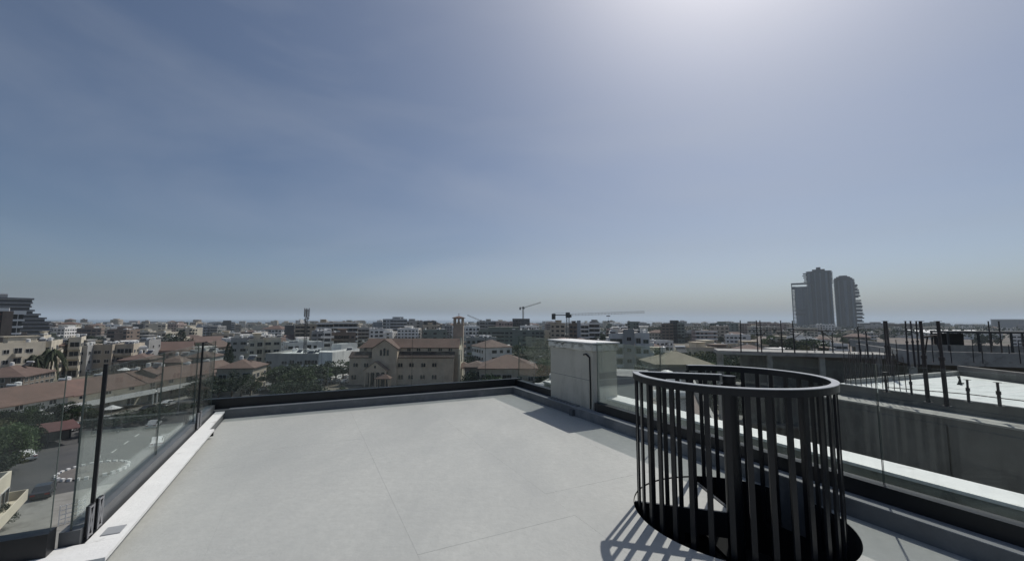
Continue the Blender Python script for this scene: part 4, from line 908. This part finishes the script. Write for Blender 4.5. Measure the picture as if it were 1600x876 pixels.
# steel props, standing on the slabs
prop_me = {}
def prop_mesh(h, r):
    k = (round(h, 1), r)
    if k in prop_me: return prop_me[k]
    c = MB(); c.tube((0, 0, 0), (0, 0, h*.55), r, 8); c.tube((0, 0, h*.55), (0, 0, h), r*.78, 8); c.tube((0, 0, h*.55-.05), (0, 0, h*.55+.06), r*1.35, 8); c.box(-.09, .09, -.09, .09, 0, .012); c.box(-.07, .07, -.07, .07, h-.012, h)
    me = bpy.data.meshes.new('prop'); me.from_pydata(c.v, [], c.f); me.materials.append(M_rust); prop_me[k] = me; return me
def prop(xt, yb, zb, label, yt=499, r=.055, D=None):
    D = D or (EYE-zb)*F/(yb-499); h = gz(yt, D)-zb
    o = link('steel_prop', prop_mesh(h, r), None, None, (gx(xt, D)+(.0), D, zb)); o.rotation_euler = (R(random.uniform(-1, 1)), R(random.uniform(-1, 1)), 0)
    return tag(o, label, 'prop', 'steel props standing on the unfinished roofs')
P_ = prop
P_(1154, 572, -1.35, 'lone steel prop left of the tower cluster, farthest left of all props', D=37.5)
P_(1180, 546, -1.35, 'left one of two close steel props left of the towers', D=38.5); P_(1186, 547, -1.35, 'right one of two close steel props left of the towers', D=38)
P_(1218, 547, -1.35, 'single steel prop just left of the tower cluster', D=38); P_(1237, 549, -1.35, 'steel prop standing at the left foot of the tower cluster', D=37)
P_(1282, 560, -1.35, 'steel prop below the middle of the tower cluster', 515, D=37); P_(1296, 560, -1.35, 'short steel prop below the right of the middle tower', 517, D=38)
P_(1338, 590, -1.55, 'steel prop at the right foot of the tower cluster', 508, D=31); P_(1350, 590, -1.55, 'thin steel prop right of the tower cluster', 515, D=32)
P_(1379, 600, -1.22, 'left one of a close prop pair above the white roof', D=20.3); P_(1384, 600, -1.22, 'right one of a close prop pair above the white roof', D=19.8)
P_(1411, 578, -1.5, 'thin prop, first right of the close pair', D=27); P_(1421, 577, -1.5, 'thin prop, second right of the close pair', D=27.5); P_(1427, 577, -1.5, 'thin prop, third right of the close pair', D=28)
P_(1436, 622, -1.17, 'thick near prop on the kerb, left post of the trestle', r=.06); P_(1464, 628, -1.17, 'thick near prop on the kerb, right post of the trestle', r=.06)
P_(1541, 566, -1.9, 'prop standing before the black shelter, left of two', D=33); P_(1557, 566, -1.9, 'prop standing before the black shelter, right of two', D=32.4)
P_(1498, 622, -1.17, 'short guard post on the white roof kerb, third from the right', 588, .04); P_(1545, 628, -1.17, 'short guard post on the white roof kerb, second from the right', 592, .045); P_(1597, 636, -1.17, 'short guard post on the white roof kerb, rightmost', 600, .045)
P_(1412, 611, -1.17, 'short guard post on the white roof kerb left of the trestle', 580, .035); P_(1374, 607, -1.17, 'short guard post on the white roof kerb behind the glass joint', 574, .04)
for i, px in enumerate((1395, 1450, 1478, 1512, 1526, 1568, 1584, 1592)):
    P_(px, 575, -1.55, f'thin guard post on the far concrete slab, {["first", "second", "third", "fourth", "fifth", "sixth", "seventh", "eighth"][i]} from the left', 528+(i % 3)*4, .03, D=30.5+(i % 2)*.8)
for i, px in enumerate((1256, 1268, 1312, 1322)):
    P_(px, 560, -1.35, f'thin short prop at the foot of the tower cluster, {["first", "second", "third", "fourth"][i]} from the left', 524+(i % 2)*6, .03, D=38.3)
# horizontal ledger tubes with small braces between the props
def ledger(a, b, ya, yb_, Da, Db, label, brace=True, r=.035):
    A = Vector((gx(a, Da), Da, gz(ya, Da))); Bv = Vector((gx(b, Db), Db, gz(yb_, Db))); o = empty('ledger', A, 0, label, 'scaffold tube', 'scaffold tubes between the props')
    m = MB(); m.tube((0, 0, 0), Bv-A, r, 6); m.build('tube', M_rust, o)
    if brace:
        d = Bv-A
        for t0, t1 in ((.0, .3), (1, .7)): m = MB(); m.tube(d*t0-Vector((0, 0, .75)), d*t1, r*.7, 6); m.build('brace', M_rust, o)
ledger(1186, 1218, 513, 513, 38, 38, 'braced horizontal tube left of the tower cluster'); ledger(1154, 1180, 513, 513, 37.5, 38.4, 'thin horizontal tube from the lone leftmost prop', False, .02)
ledger(1237, 1296, 513, 515, 37, 38, 'dark horizontal tube across the foot of the tower cluster', True, .05)
ledger(1436, 1464, 524, 520.5, 14.3, 13.8, 'braced cross tube joining the two thick trestle props')
ledger(1338, 1384, 512, 510, 31, 20, 'thin tube running from tower foot to the close prop pair', False, .02)
ledger(1374, 1498, 600, 610, 16.3, 14.3, 'low guard tube along the left part of the white roof kerb', False, .016); ledger(1498, 1600, 610, 622, 14.3, 12.8, 'low guard tube along the right part of the white roof kerb', False, .016)
# starter bars at the left edge of the white roof
rod = MB(); rod.tube((0, 0, 0), (0, 0, 1.15), .015, 5); rm = bpy.data.meshes.new('starter_bar'); rm.from_pydata(rod.v, [], rod.f); rm.materials.append(M_rust)
for i in range(42):
    s, t = (-.0, .2+i*.13) if i < 30 else (.1+(i-30)*.19, .09); p = nk(s, t, -1.1 if i < 30 else -1.17)
    o = link('starter_bar', rm, nb_, None, p); o.rotation_euler = (R(random.uniform(-4, 4)), R(random.uniform(-4, 4)), 0); o.scale.z = random.uniform(.8, 1.25)
# guard rails on the frame building behind the railing
# black steel shelter
sh = empty('steel_shelter', (gx(1530, 47), 47, -1.9), R(-20), 'black steel frame shelter on the far concrete roof at the right', 'shelter')
m = MB(); m.box(-3.9, 4.3, -1.6, 1.6, 2.1, 2.32); m.build('roof', M_craned, sh)
for u in (-3.8, -1.2, 1.5, 4.2):
    for v in (-1.5, 1.5): m = MB(); m.box(u-.08, u+.08, v-.08, v+.08, -.2, 2.099); m.build('post', M_craned, sh)
m = MB(); m.box(-3.7, -1.0, 1.3, 1.4, 0, 2.0); m.build('panel', M_dark, sh)
# dark bundle on the white roof
m = MB(); m.tube((0, 0, .0), (.02, 0, .2), .08, 9, .035); m.tube((.02, 0, .2), (.0, .02, .36), .035, 8, .05); m.tube((-.1, 0, .02), (.22, .05, .04), .03, 7); o = m.build('tool_bundle', M_dark, None, None, (gx(1487, 18.3), 18.3, -1.21)); tag(o, 'small dark heap of tools standing on the white roof', 'tools')
# white warehouse, lorries, domed block at right
wh = empty('warehouse', (gx(1507, 505), 540, ZG), R(-4), 'large white low warehouse with pale roof at the right', 'warehouse')
m = MB(); m.box(-42, 42, -35, 35, 0, 7.2); m.build('wall', M_white, wh); m = MB(); m.gable(-42, 42, -35, 35, 7.25, 10.5, 'x', .5); m.build('roof', M_white, wh)
for u in (-14, -5, 18, 33): m = MB(); m.box(u-2.6, u+2.6, -35.08, -35, 0, 4.6); m.build('door', M_conc, wh)
hb = empty('rounded_block', (gx(1572, 800), 800, ZG), R(-30), 'rounded pale grey hall rising above the right horizon', 'hall'); m = MB()
pts = [(22*math.cos(a), 26*math.sin(a)) for a in [i*math.pi/12 for i in range(24)]]; m.prism(pts, 0, 24.5); m.build('wall', mat('hall_grey', (.3, .31, .32), .7), hb); m = MB(); m.prism([(p[0]*1.03, p[1]*1.03) for p in pts], 24.51, 26); m.build('roof_rim', M_white, hb)
def lorry(x, y, L_, label, yaw=0):
    b = empty('lorry', (x, y, ZG+.1), yaw, label, 'lorry', 'white lorries by the brown field')
    m = MB(); m.box(-L_/2, L_/2-2.3, -1.25, 1.25, 1.0, 3.8); m.build('box_body', M_white, b)
    m = MB(); m.hexa([(L_/2-2.2, -1.2, .6), (L_/2, -1.2, .6), (L_/2, 1.2, .6), (L_/2-2.2, 1.2, .6), (L_/2-2.2, -1.2, 3.0), (L_/2-.5, -1.2, 3.0), (L_/2-.5, 1.2, 3.0), (L_/2-2.2, 1.2, 3.0)]); m.build('cab', M_white, b)
    for u in (-L_/2+1.5, -L_/2+2.7, L_/2-1.3):
        for v in (-1.15, 1.15): m = MB(); m.tube((u, v-.12, .5), (u, v+.12, .5), .5, 12); m.build('wheel', M_dark, b)
for i, (px, L_) in enumerate(((1318, 13), (1336, 10), (1362, 9), (1379, 12), (1404, 13), (1427, 9))):
    lorry(gx(px, 300), 262+(i % 3)*2.4, L_, 'white lorry on the field road, %s from the left' % ['first', 'second', 'third', 'fourth', 'fifth', 'sixth'][i], R(-2))
# ------------------------------------------------------------------ cars
paints = {}
def paint(c):
    k = tuple(c)
    if k not in paints: paints[k] = mat('car_paint_%d' % len(paints), c, .28, .03, 3, spec=.6)
    return paints[k]
carcache = {}
def car(x, y, yaw, colour, label, group='cars parked in the street'):
    cols = {'white': (.68, .68, .67), 'silver': (.38, .39, .4), 'dark': (.03, .032, .038), 'red': (.25, .03, .03), 'blue': (.04, .07, .14)}
    b = empty('parked_car', (x, y, ZG+.05), yaw, label, 'car', group)
    if colour not in carcache:
        prof = [(-2.1, .35), (2.1, .35), (2.15, .62), (2.0, .82), (1.15, .95), (.45, 1.42), (-.95, 1.45), (-1.75, 1.0), (-2.12, .9), (-2.15, .5)]
        def extr(pr, w0, w1):
            m = MB(); n = len(pr); m.v = [(p[0], -(w0 if p[1] < 1 else w1), p[1]) for p in pr]+[(p[0], (w0 if p[1] < 1 else w1), p[1]) for p in pr]
            m.f = [tuple(range(n-1, -1, -1)), tuple(range(n, 2*n))]+[(j, (j+1) % n, n+(j+1) % n, n+j) for j in range(n)]; m.m = [0]*len(m.f); return m
        def me(m, nm, mt): d = bpy.data.meshes.new(nm); d.from_pydata(m.v, [], m.f); d.materials.append(mt); bb = bmesh.new(); bb.from_mesh(d); bmesh.ops.recalc_face_normals(bb, faces=bb.faces); bb.to_mesh(d); bb.free(); return d
        body = me(extr(prof, .86, .68), 'body', paint(cols[colour]))
        gm = extr([(1.08, .99), (.43, 1.36), (-.93, 1.39), (-1.6, 1.02)], .865, .69); gm.v = [(v[0], math.copysign(.80-(v[2]-1)*.25 if v[2] > 1 else .872, v[1]), v[2]) for v in gm.v]; gm.v = [(v[0]*1.03, v[1], v[2]) for v in gm.v]
        glass = me(gm, 'glass', M_win)
        wm = MB(); wm.tube((0, -.1, 0), (0, .1, 0), .32, 14); wheel = me(wm, 'wheel', M_dark); rm_ = MB(); rm_.tube((0, -.108, 0), (0, .108, 0), .18, 10); rim = me(rm_, 'rim', M_metal)
        lm = MB(); lm.box(-.04, .04, -.2, .2, -.08, .08); lamp = me(lm, 'headlight', M_metal); tl_ = me(lm, 'tail_light', mat('tail_red', (.25, .02, .02), .3))
        carcache[colour] = (body, glass, wheel, rim, lamp, tl_)
    body, glass, wheel, rim, lamp, tl_ = carcache[colour]
    link('body', body, b); link('glass', glass, b)
    for u in (-1.3, 1.35):
        for v in (-.8, .8): wo = link('wheel', wheel, b, None, (u, v, .32)); link('rim', rim, wo)
    for v in (-.6, .6): link('headlight', lamp, b, None, (2.12, v, .66)); link('tail_light', tl_, b, None, (-2.13, v, .75))
car(-76.2, 66.6, R(150), 'white', 'white car on the left street near the traffic island'); car(-81.5, 65.6, R(150), 'white', 'white car behind another, at the left edge of the street')
car(-77.5, 81, R(55), 'dark', 'dark car parked beside the red carport'); 
for i, (x, y, c) in enumerate(((-77.3, 129, 'white'), (-77.4, 135, 'silver'), (-77.6, 141, 'white'), (-68.5, 122, 'blue'), (-65.6, 121.3, 'white'))):
    car(x, y, R(92), c, ['white car first in the kerb row behind the second post', 'silver car second in the kerb row', 'white car farthest in the kerb row', 'dark blue car under the trees left of the mast foot', 'white van-like car beside the dark blue one'][i])
for i, (x, y, c, ya) in enumerate(((-86.5, 84, 'white', 92), (-86.8, 90, 'silver', 92), (-87, 101, 'dark', 92), (-87.3, 107, 'white', 91), (-87.5, 119, 'red', 91), (-62, 74, 'white', 128), (-58.5, 53.5, 'dark', 130), (-73, 86, 'silver', 118), (-80.6, 61.5, 'dark', 52), (-84.8, 66.5, 'silver', 52), (-66.5, 52, 'white', 35))):
    car(x, y, R(ya), c, ['white car nearest in the kerb row below the terraced houses', 'silver car second in the kerb row below the terraced houses', 'dark car third in the kerb row below the terraced houses', 'white car fourth in the kerb row below the terraced houses', 'red car farthest in the kerb row below the terraced houses', 'white car on the street behind the traffic island', 'dark car by the pavement edge at lower left', 'silver car driving up the left street', 'dark car at the kerb left of the two white cars', 'silver car parked left of the carport', 'white car turning before the traffic island'][i])
od = ['first', 'second', 'third', 'fourth', 'fifth', 'sixth', 'seventh']
for r_ in range(3):
    for i in range(6):
        c = ['white', 'silver', 'white', 'dark', 'white', 'red'][(i+r_*2) % 6]
        car(-64+i*3.0, 145+r_*8.5, R(90+random.uniform(-4, 4)), c, f'{c} car, {od[i]} in the {["front", "middle", "back"][r_]} row of the car park left of the church', 'cars in the car park beside the church')
for i in range(7):
    c = ['white', 'silver', 'dark', 'white', 'red', 'white', 'silver'][i]; car(-12+i*3.3, 131+random.uniform(-.5, .5), R(90), c, f'{c} car, {od[i]} in the row right of the church porch', 'cars parked right of the church')
# white closed parasols and sheets along the left street
def parasol(x, y, h, open_, label):
    b = empty('parasol', (x, y, ZG), random.uniform(0, 3), label, 'parasol', 'white parasols by the left street'); m = MB(); m.tube((0, 0, 0), (0, 0, h), .04, 6); m.build('pole', M_metal, b); m = MB()
    if open_: m.tube((0, 0, h-.7), (0, 0, h), 1.7, 8, .05)
    else: m.tube((0, 0, .9), (0, 0, h*.6), .18, 8, .34); m.tube((0, 0, h*.6), (0, 0, h), .34, 8, .06)
    m.build('canopy', M_white, b)
parasol(gx(174, 70), 70, 3.0, False, 'closed white parasol by the street, upper of two'); parasol(gx(176, 62), 62, 3.2, False, 'closed white parasol by the traffic island, lower of two')
parasol(gx(205, 118), 118, 8.3, True, 'open white parasol seen high above the dark red gable'); parasol(gx(191, 92), 92, 3.2, True, 'open white parasol over the hedge behind the front post')
parasol(gx(29, 90), 90, 3.4, True, 'open pale parasol in the garden trees, upper of two at left'); parasol(gx(27, 84), 84, 3.0, True, 'open pale parasol in the garden trees, lower of two at left')
tr_ = empty('trellis', (-47.5, 46.5, ZG+.15), R(60), 'white lattice trellis panel standing on the pavement at lower left', 'trellis'); 
for i in range(5): m = MB(); m.box(-1+i*.48, -.92+i*.48, -.03, .03, 0, 2.1); m.build('slat', M_white, tr_)
for i in range(5): m = MB(); m.box(-1, 1, .031, .06, .15+i*.45, .23+i*.45); m.build('rail', M_white, tr_)
# street lamps
def lamp(px, D, ytop, label):
    b = empty('street_lamp', (gx(px, D), D, ZG), 0, label, 'street lamp', 'street lamps'); h = gz(ytop, D)-ZG; m = MB(); m.tube((0, 0, 0), (0, 0, h), .09, 8, .05); m.build('pole', M_metal, b)
    m = MB(); m.tube((0, 0, h-.1), (1.3, 0, h+.15), .04, 6); m.build('arm', M_metal, b); m = MB(); m.box(1.1, 1.8, -.12, .12, h+.1, h+.22); m.build('lamp_head', M_white, b)
lamp(1033, 90, 537, 'slim street lamp between the glass-fronted blocks and the beige villa'); lamp(336, 118, 552, 'pale street lamp just right of the second glass post'); lamp(518, 128, 571, 'street lamp in front of the car park left of the church'); lamp(835, 100, 556, 'thin street lamp at the right end of the hip villa'); lamp(292, 96, 570, 'street lamp just left of the second glass post')
# ------------------------------------------------------------------ trees one can pick out
T_ = lambda px, ytop, D, w_, kind='round', leaf=1, label=None, group=None, name='tree', cat='tree': tree(gx(px, D), D, gz(ytop, D)-ZG, w_, kind, leaf, label, group, name, ZG, cat)
T_(92, 541, 142, 8, 'palm', 3, 'date palm in front of the blank sunlit cream wall', name='palm_tree')
T_(66, 551, 138, 6, 'palm', 3, 'smaller palm among the cream houses, left of the date palm', name='palm_tree')
T_(82, 523, 260, 7, 'cone', 2, 'dark conifer against the foot of the stepped glass building', name='conifer')
T_(287, 517, 235, 15, 'cone', 2, 'large dark conifer rising over the left glass', name='conifer'); T_(268, 523, 225, 15, 'round', 2, 'dark broad tree just left of the large conifer')
T_(362, 536, 150, 5, 'cone', 2, 'narrow dark cypress by the glass corner, left of a pair', name='cypress'); T_(367, 541, 150, 3.5, 'cone', 2, 'narrow dark cypress by the glass corner, right of a pair', name='cypress')
T_(128, 524, 260, 20, 'wide', 2, 'dark spreading tree below the left skyline'); T_(145, 524, 262, 14, 'round', 2, 'dark round tree beside the spreading one, below the left skyline')
g_ = 'trees in the gardens at lower left'
for i, (px, yt, D, ww, lf) in enumerate(((18, 622, 74, 6, 2), (52, 626, 76, 5, 1), (85, 634, 79, 5, 2), (112, 612, 92, 5, 1), (132, 618, 90, 5, 2))):
    T_(px, yt, D, ww, 'fine', lf, ['dark garden tree before the nearest clay roof', 'green garden tree before the nearest clay roof', 'dark tree between clay roof and carport', 'green tree half hiding the terraced clay roofs', 'dark tree just left of the front glass post'][i], g_)
for i, (px, yt, D, ww, kd, lf) in enumerate(((8, 640, 66, 9, 'fine', 0), (42, 648, 62, 7, 'fine', 1), (22, 690, 54, 5, 'fine', 2), (60, 645, 70, 6, 'fine', 2), (40, 770, 45, 3, 'fine', 2), (-5, 660, 58, 8, 'fine', 1))):
    T_(px, yt, D, ww, kd, lf, ['olive garden tree at the left edge under the clay roofs', 'green garden tree left of the carport', 'dark low tree at the left street end', 'dark tree touching the left end of the carport', 'small dark tree by the lower left cream building', 'green tree cut by the left picture edge'][i], g_)
for i, (px, yt, D, ww) in enumerate(((196, 645, 84, 8), (222, 643, 88, 8), (250, 636, 92, 9), (278, 628, 98, 9), (238, 600, 112, 8), (262, 596, 118, 8), (246, 580, 130, 8), (300, 585, 125, 7), (320, 590, 110, 8))):
    T_(px, yt, D, ww, 'wide' if i < 4 else 'round', 2, f'dark green tree behind the left glass, {["first", "second", "third", "fourth", "fifth", "sixth", "seventh", "eighth", "ninth"][i]} counting up from the street', 'trees behind the left glass')
def grove(lst, what, group, kinds=('round', 'wide')):
    lst = sorted(lst); names = ['leftmost', 'second', 'third', 'fourth', 'fifth', 'sixth', 'seventh', 'eighth', 'ninth', 'tenth', 'eleventh', 'twelfth', 'thirteenth', 'fourteenth', 'fifteenth', 'sixteenth', 'seventeenth', 'eighteenth']
    for i, (px, yt, D, ww, lf) in enumerate(lst): T_(px, yt, D, ww, kinds[i % len(kinds)], lf, f'{["olive green", "mid green", "dark green", "green"][lf]} tree, {names[i]} from left {what}', group)
grove([(70, 628, 80, 4, 1), (100, 622, 82, 4, 2), (118, 640, 78, 3.5, 2), (150, 628, 86, 4, 1), (165, 640, 80, 4, 2), (10, 655, 70, 6, 1), (35, 700, 60, 4, 0)], 'before the terraced row', 'street trees before the terraced row')
grove([(372, 578, 118, 7, 2), (386, 580, 116, 7, 2), (400, 584, 114, 6, 1), (352, 588, 112, 8, 2), (338, 584, 118, 8, 2)], 'below the small red-roofed house', 'trees below the small red-roofed house')
grove([(420, 566, 138, 10, 0), (433, 572, 130, 8, 2), (448, 568, 132, 10, 1), (462, 565, 128, 12, 2), (476, 570, 120, 12, 1), (488, 566, 132, 10, 2), (502, 568, 136, 9, 1), (516, 562, 142, 10, 2), (530, 566, 146, 9, 1), (541, 560, 150, 9, 1), (470, 588, 112, 9, 2), (452, 594, 106, 8, 2), (500, 596, 108, 7, 2), (540, 600, 112, 6, 1)], 'round the antenna mast foot', 'trees round the antenna mast foot')
grove([(737, 574, 118, 7, 2), (760, 580, 100, 8, 1), (778, 586, 92, 8, 1), (796, 588, 90, 7, 2), (740, 552, 190, 12, 2), (765, 548, 200, 16, 1), (787, 543, 205, 18, 2), (806, 546, 200, 15, 1), (826, 540, 190, 17, 2), (846, 545, 160, 15, 2), (852, 556, 130, 12, 1), (815, 558, 150, 10, 1), (845, 575, 105, 7, 2)], 'between church and chimney', 'trees between the church and the chimney')
grove([(957, 571, 78, 7, 0), (967, 574, 74, 7, 0), (985, 563, 92, 10, 2), (1000, 560, 94, 10, 2), (1014, 557, 98, 11, 2), (1030, 555, 104, 12, 2), (1042, 548, 125, 13, 1), (1010, 573, 76, 8, 2), (1026, 577, 72, 7, 2), (978, 579, 70, 6, 2)], 'in front of the green-glazed blocks', 'trees in front of the green-glazed blocks')
grove([(1062, 545, 150, 14, 2), (1080, 548, 145, 14, 1), (1098, 545, 140, 14, 0), (1114, 549, 125, 14, 1), (1130, 547, 128, 14, 2), (1147, 550, 120, 13, 2), (1163, 548, 122, 13, 2), (1182, 550, 115, 13, 2), (1200, 552, 112, 12, 1), (1120, 562, 84, 9, 1), (1140, 566, 80, 9, 2), (1160, 566, 80, 9, 2)], 'on the dark slope behind the railing', 'trees on the dark slope behind the railing')
grove([(1022, 507, 520, 30, 2), (1032, 508, 500, 26, 2), (1000, 511, 450, 22, 2), (1090, 509, 480, 26, 2), (1103, 508, 520, 30, 2), (940, 518, 300, 14, 2), (945, 521, 280, 12, 2)], 'on the skyline round the glazed roof box', 'trees on the right skyline')
grove([(1468, 516, 330, 8, 2), (1486, 516, 330, 7, 2), (1478, 517, 335, 6, 2), (1524, 517, 320, 9, 2), (1543, 518, 320, 8, 2), (1356, 512, 600, 22, 2), (1378, 513, 560, 18, 2), (1440, 511, 700, 22, 2)], 'at the right field and white warehouse', 'trees at the right field')
grove([(1205, 520, 260, 14, 1), (1222, 521, 250, 14, 0), (1247, 524, 230, 14, 2), (1262, 525, 225, 12, 1), (1228, 533, 170, 12, 2), (1250, 534, 160, 12, 0), (1270, 535, 150, 11, 2)], 'at the foot of the tower cluster', 'trees at the foot of the tower cluster')
# ------------------------------------------------------------------ the rest of the town
zones = [(0, 100, 'below the stepped glass building'), (100, 200, 'over the left glass rail'), (200, 330, 'left of the black tower block'), (330, 440, 'between black tower block and antenna mast'), (440, 560, 'behind the antenna mast'), (560, 730, 'beyond the church'),
         (730, 860, 'between bell tower and chimney'), (860, 955, 'above the chimney cap'), (955, 1060, 'under the right end of the crane jib'), (1060, 1150, 'above the railing, left of the props'), (1150, 1240, 'behind the props left of the towers'), (1240, 1350, 'at the foot of the tower cluster'), (1350, 1480, 'right of the tower cluster'), (1480, 1700, 'at the right edge')]
rng = random.Random(11); plan = []
rows = [(150, 1), (185, 1), (225, 1), (270, 1), (325, 1), (390, 1), (470, 1), (570, 1), (700, 1), (880, 1), (1080, 1)]
excl = [(60, 112, 170, 330), (-100, 120, 0, 175), (120, 345, 0, 175), (345, 560, 0, 200), (540, 740, 0, 210), (740, 1060, 0, 185), (1060, 1300, 0, 160), (1300, 1700, 0, 330), (1060, 1700, 0, 140), (1380, 1580, 330, 620), (1230, 1350, 700, 1300), (-100, 90, 300, 460), (-100, 60, 190, 300)]
cols_ = ['white', 'cream', 'beige', 'white', 'sand', 'white', 'pinkish', 'grey', 'white', 'brown', 'cream', 'greenish grey']
for D, _ in rows:
    px = -60+rng.uniform(0, 20)
    while px < 1690:
        wpx = rng.uniform(11, 26)/D*F; Dj = D*rng.uniform(.93, 1.09); c = px+wpx/2
        if rng.random() < (.8 if D < 300 else .66 if D < 500 else .42) and not any(a < c < b and d0 < Dj < d1 for a, b, d0, d1 in excl): plan.append((c, Dj, wpx/F*Dj*.9))
        px += wpx*rng.uniform(1.0, 1.35)
recs = []
for (c, D, w_) in plan:
    n = rng.choice([1, 2, 2, 2, 3, 3]) if D < 330 else rng.choice([2, 3, 3, 4, 4, 5]) if D < 620 else rng.choice([3, 4, 4, 5, 5, 6])
    if c > 1300 and D > 330: n = min(n, 3)
    colr = rng.choice(cols_); roof = rng.choice(['hip', 'gable', 'flat', 'flat', 'flat']) if n <= 2 else ('hip' if rng.random() < .07 else 'flat')
    z = next((q for q in zones if q[0] <= c < q[1]), zones[0] if c < 0 else zones[-1])[2]
    band = 'near' if D < 240 else 'middle' if D < 420 else 'far' if D < 800 else 'farthest'
    recs.append([c, D, w_, n, colr, roof, z, band])
from collections import defaultdict
grp = defaultdict(list)
for r_ in recs: grp[(r_[3], r_[4], r_[5], r_[6], r_[7])].append(r_); r_[2] *= math.cos(math.atan(abs(r_[0]-800)/F))**.6
ordn = ['first', 'second', 'third', 'fourth', 'fifth', 'sixth', 'seventh']
nums = ['', 'one', 'two', 'three', 'four', 'five', 'six']
for key, l in grp.items():
    l.sort(key=lambda q: q[0])
    for i, (c, D, w_, n, colr, roof, z, band) in enumerate(l):
        lab = f'{nums[n]}-storey {colr.replace("greenish grey", "greenish")} {"block" if roof == "flat" else roof+"-roofed house"}, {band} rows, {z}'+(f', {ordn[i]} from left' if len(l) > 1 else '')
        building(gx(c, D), D, w_, rng.uniform(10, 16), n, colr, lab, 'houses and blocks of the town', yaw=-math.atan2(gx(c, D), D)*.6+rng.choice([-.35, -.1, .15, .4]), roof=roof, detail='mid' if D < 260 else 'far', balc=rng.choice([.1, .4, .7]), rng=rng, clay=rng.choice([M_clay, M_clay2]), band=(rng.random() < .18 and n > 2), name='house' if n <= 2 else 'apartment_block')
print('FILL', len(recs), len(set(o.get('label') for o in bpy.data.objects if o.get('label'))), sum(1 for o in bpy.data.objects if o.get('label')))
# filler trees between the houses
kinds_ = ['round', 'wide', 'cone']; tg = defaultdict(list)
for i in range(235):
    D = 125*math.exp(rng.uniform(0, 1.75)); c = rng.uniform(-40, 1640)
    if any(a < c < b and d0 < D < d1 for a, b, d0, d1 in excl): continue
    kd = rng.choices(kinds_, (5, 3, 1))[0]; lf = rng.choice([0, 1, 2, 2]); z = next((q for q in zones if q[0] <= c < q[1]), zones[0] if c < 0 else zones[-1])[2]
    tg[(kd, lf, z, 'near' if D < 240 else 'farther')].append((c, D))
for (kd, lf, z, band), l in tg.items():
    l.sort()
    for i, (c, D) in enumerate(l):
        tree(gx(c, D), D, rng.uniform(5.5, 10), rng.uniform(6, 12), kd, lf, f'{["olive", "green", "dark"][lf]} {dict(round="round-crowned", wide="spreading", cone="pointed")[kd]} tree, {band} houses, {z}'+(f', {ordn[min(i, 6)]} from left' if len(l) > 1 else ''), 'trees among the houses')
# distant coast: houses and trees too far to tell apart, one mass each
m = MB(); m2 = MB()
for i in range(420):
    D = rng.uniform(1180, 1245) if i % 3 else rng.uniform(640, 1150); px = rng.uniform(-80, 1700)
    if 60 < px < 345 and rng.random() < .2: continue
    X = gx(px, D); w_ = rng.uniform(10, 30); h = rng.uniform(6, 14 if px < 1000 else 17); (m if rng.random() < .6 else m2).box(X-w_/2, X+w_/2, D, D+12, ZG, ZG+h)
m.build('distant_coast_buildings', wallmat('grey'), None, 'stuff'); m2.build('distant_coast_buildings', wallmat('cream'), None, 'stuff')
v = []; f = []
for i in range(26000):
    D = rng.uniform(420, 1240); px = rng.uniform(-80, 1700); X = gx(px, D)
    cl = math.sin(X*.021+1.3)*math.sin(D*.017+X*.006)+.35*math.sin(X*.07)
    if cl < .12 and px < 1000 or cl < -.1: continue
    h = rng.uniform(.5, 8.5)+(4 if px > 1000 else 0); s_ = rng.uniform(.7, 1.9); p = Vector((X, D, ZG+h)); a = Vector((rng.gauss(0, 1), rng.gauss(0, 1), rng.gauss(0, 1))).normalized(); b_v = a.orthogonal().normalized()*s_; c_v = a.cross(b_v)*.8
    k = len(v); v += [tuple(p-b_v), tuple(p-c_v), tuple(p+b_v), tuple(p+c_v)]; f.append((k, k+1, k+2, k+3))
me = bpy.data.meshes.new('distant_woods'); me.from_pydata(v, [], f); me.materials.append(M_leafs[2]); o = link('distant_woods', me, None, 'stuff')
# ground cover: rough dark shrubs in the empty plots
v = []; f = []
for i in range(30000):
    D = 60*math.exp(rng.uniform(0, 1.9)); px = rng.uniform(-80, 1700); X = gx(px, D)
    if px < 560 and D < 175 or 540 < px < 740 and D < 160 or (px > 1300 and D > 240): continue
    if math.sin(X*.09)*math.sin(D*.075+1)+.4*math.sin(X*.31+D*.2) < .22: continue
    s_ = rng.uniform(.25, .7); p = Vector((X, D, ZG+rng.uniform(.1, 2.2))); a = Vector((rng.gauss(0, 1), rng.gauss(0, 1), rng.gauss(0, 1))).normalized(); b_v = a.orthogonal().normalized()*s_; c_v = a.cross(b_v)*.8
    k = len(v); v += [tuple(p-b_v), tuple(p-c_v), tuple(p+b_v), tuple(p+c_v)]; f.append((k, k+1, k+2, k+3))
me = bpy.data.meshes.new('ground_cover'); me.from_pydata(v, [], f); me.materials.append(M_leafs[0]); o = link('ground_cover', me, None, 'stuff')
# ------------------------------------------------------------------ haze
HZ = 1.0
mh = bpy.data.materials.new('haze'); mh.use_nodes = True; n = mh.node_tree; n.nodes.clear(); pv = n.nodes.new('ShaderNodeVolumePrincipled'); oo = n.nodes.new('ShaderNodeOutputMaterial')
pv.inputs['Color'].default_value = (.78, .89, .98, 1); pv.inputs['Density'].default_value = .00013; pv.inputs['Anisotropy'].default_value = .1; n.links.new(pv.outputs[0], oo.inputs['Volume'])
m = MB(); m.box(-31000, 31000, -400, 33000, ZG-3, 165); hz = m.build('haze', mh, None, 'stuff')
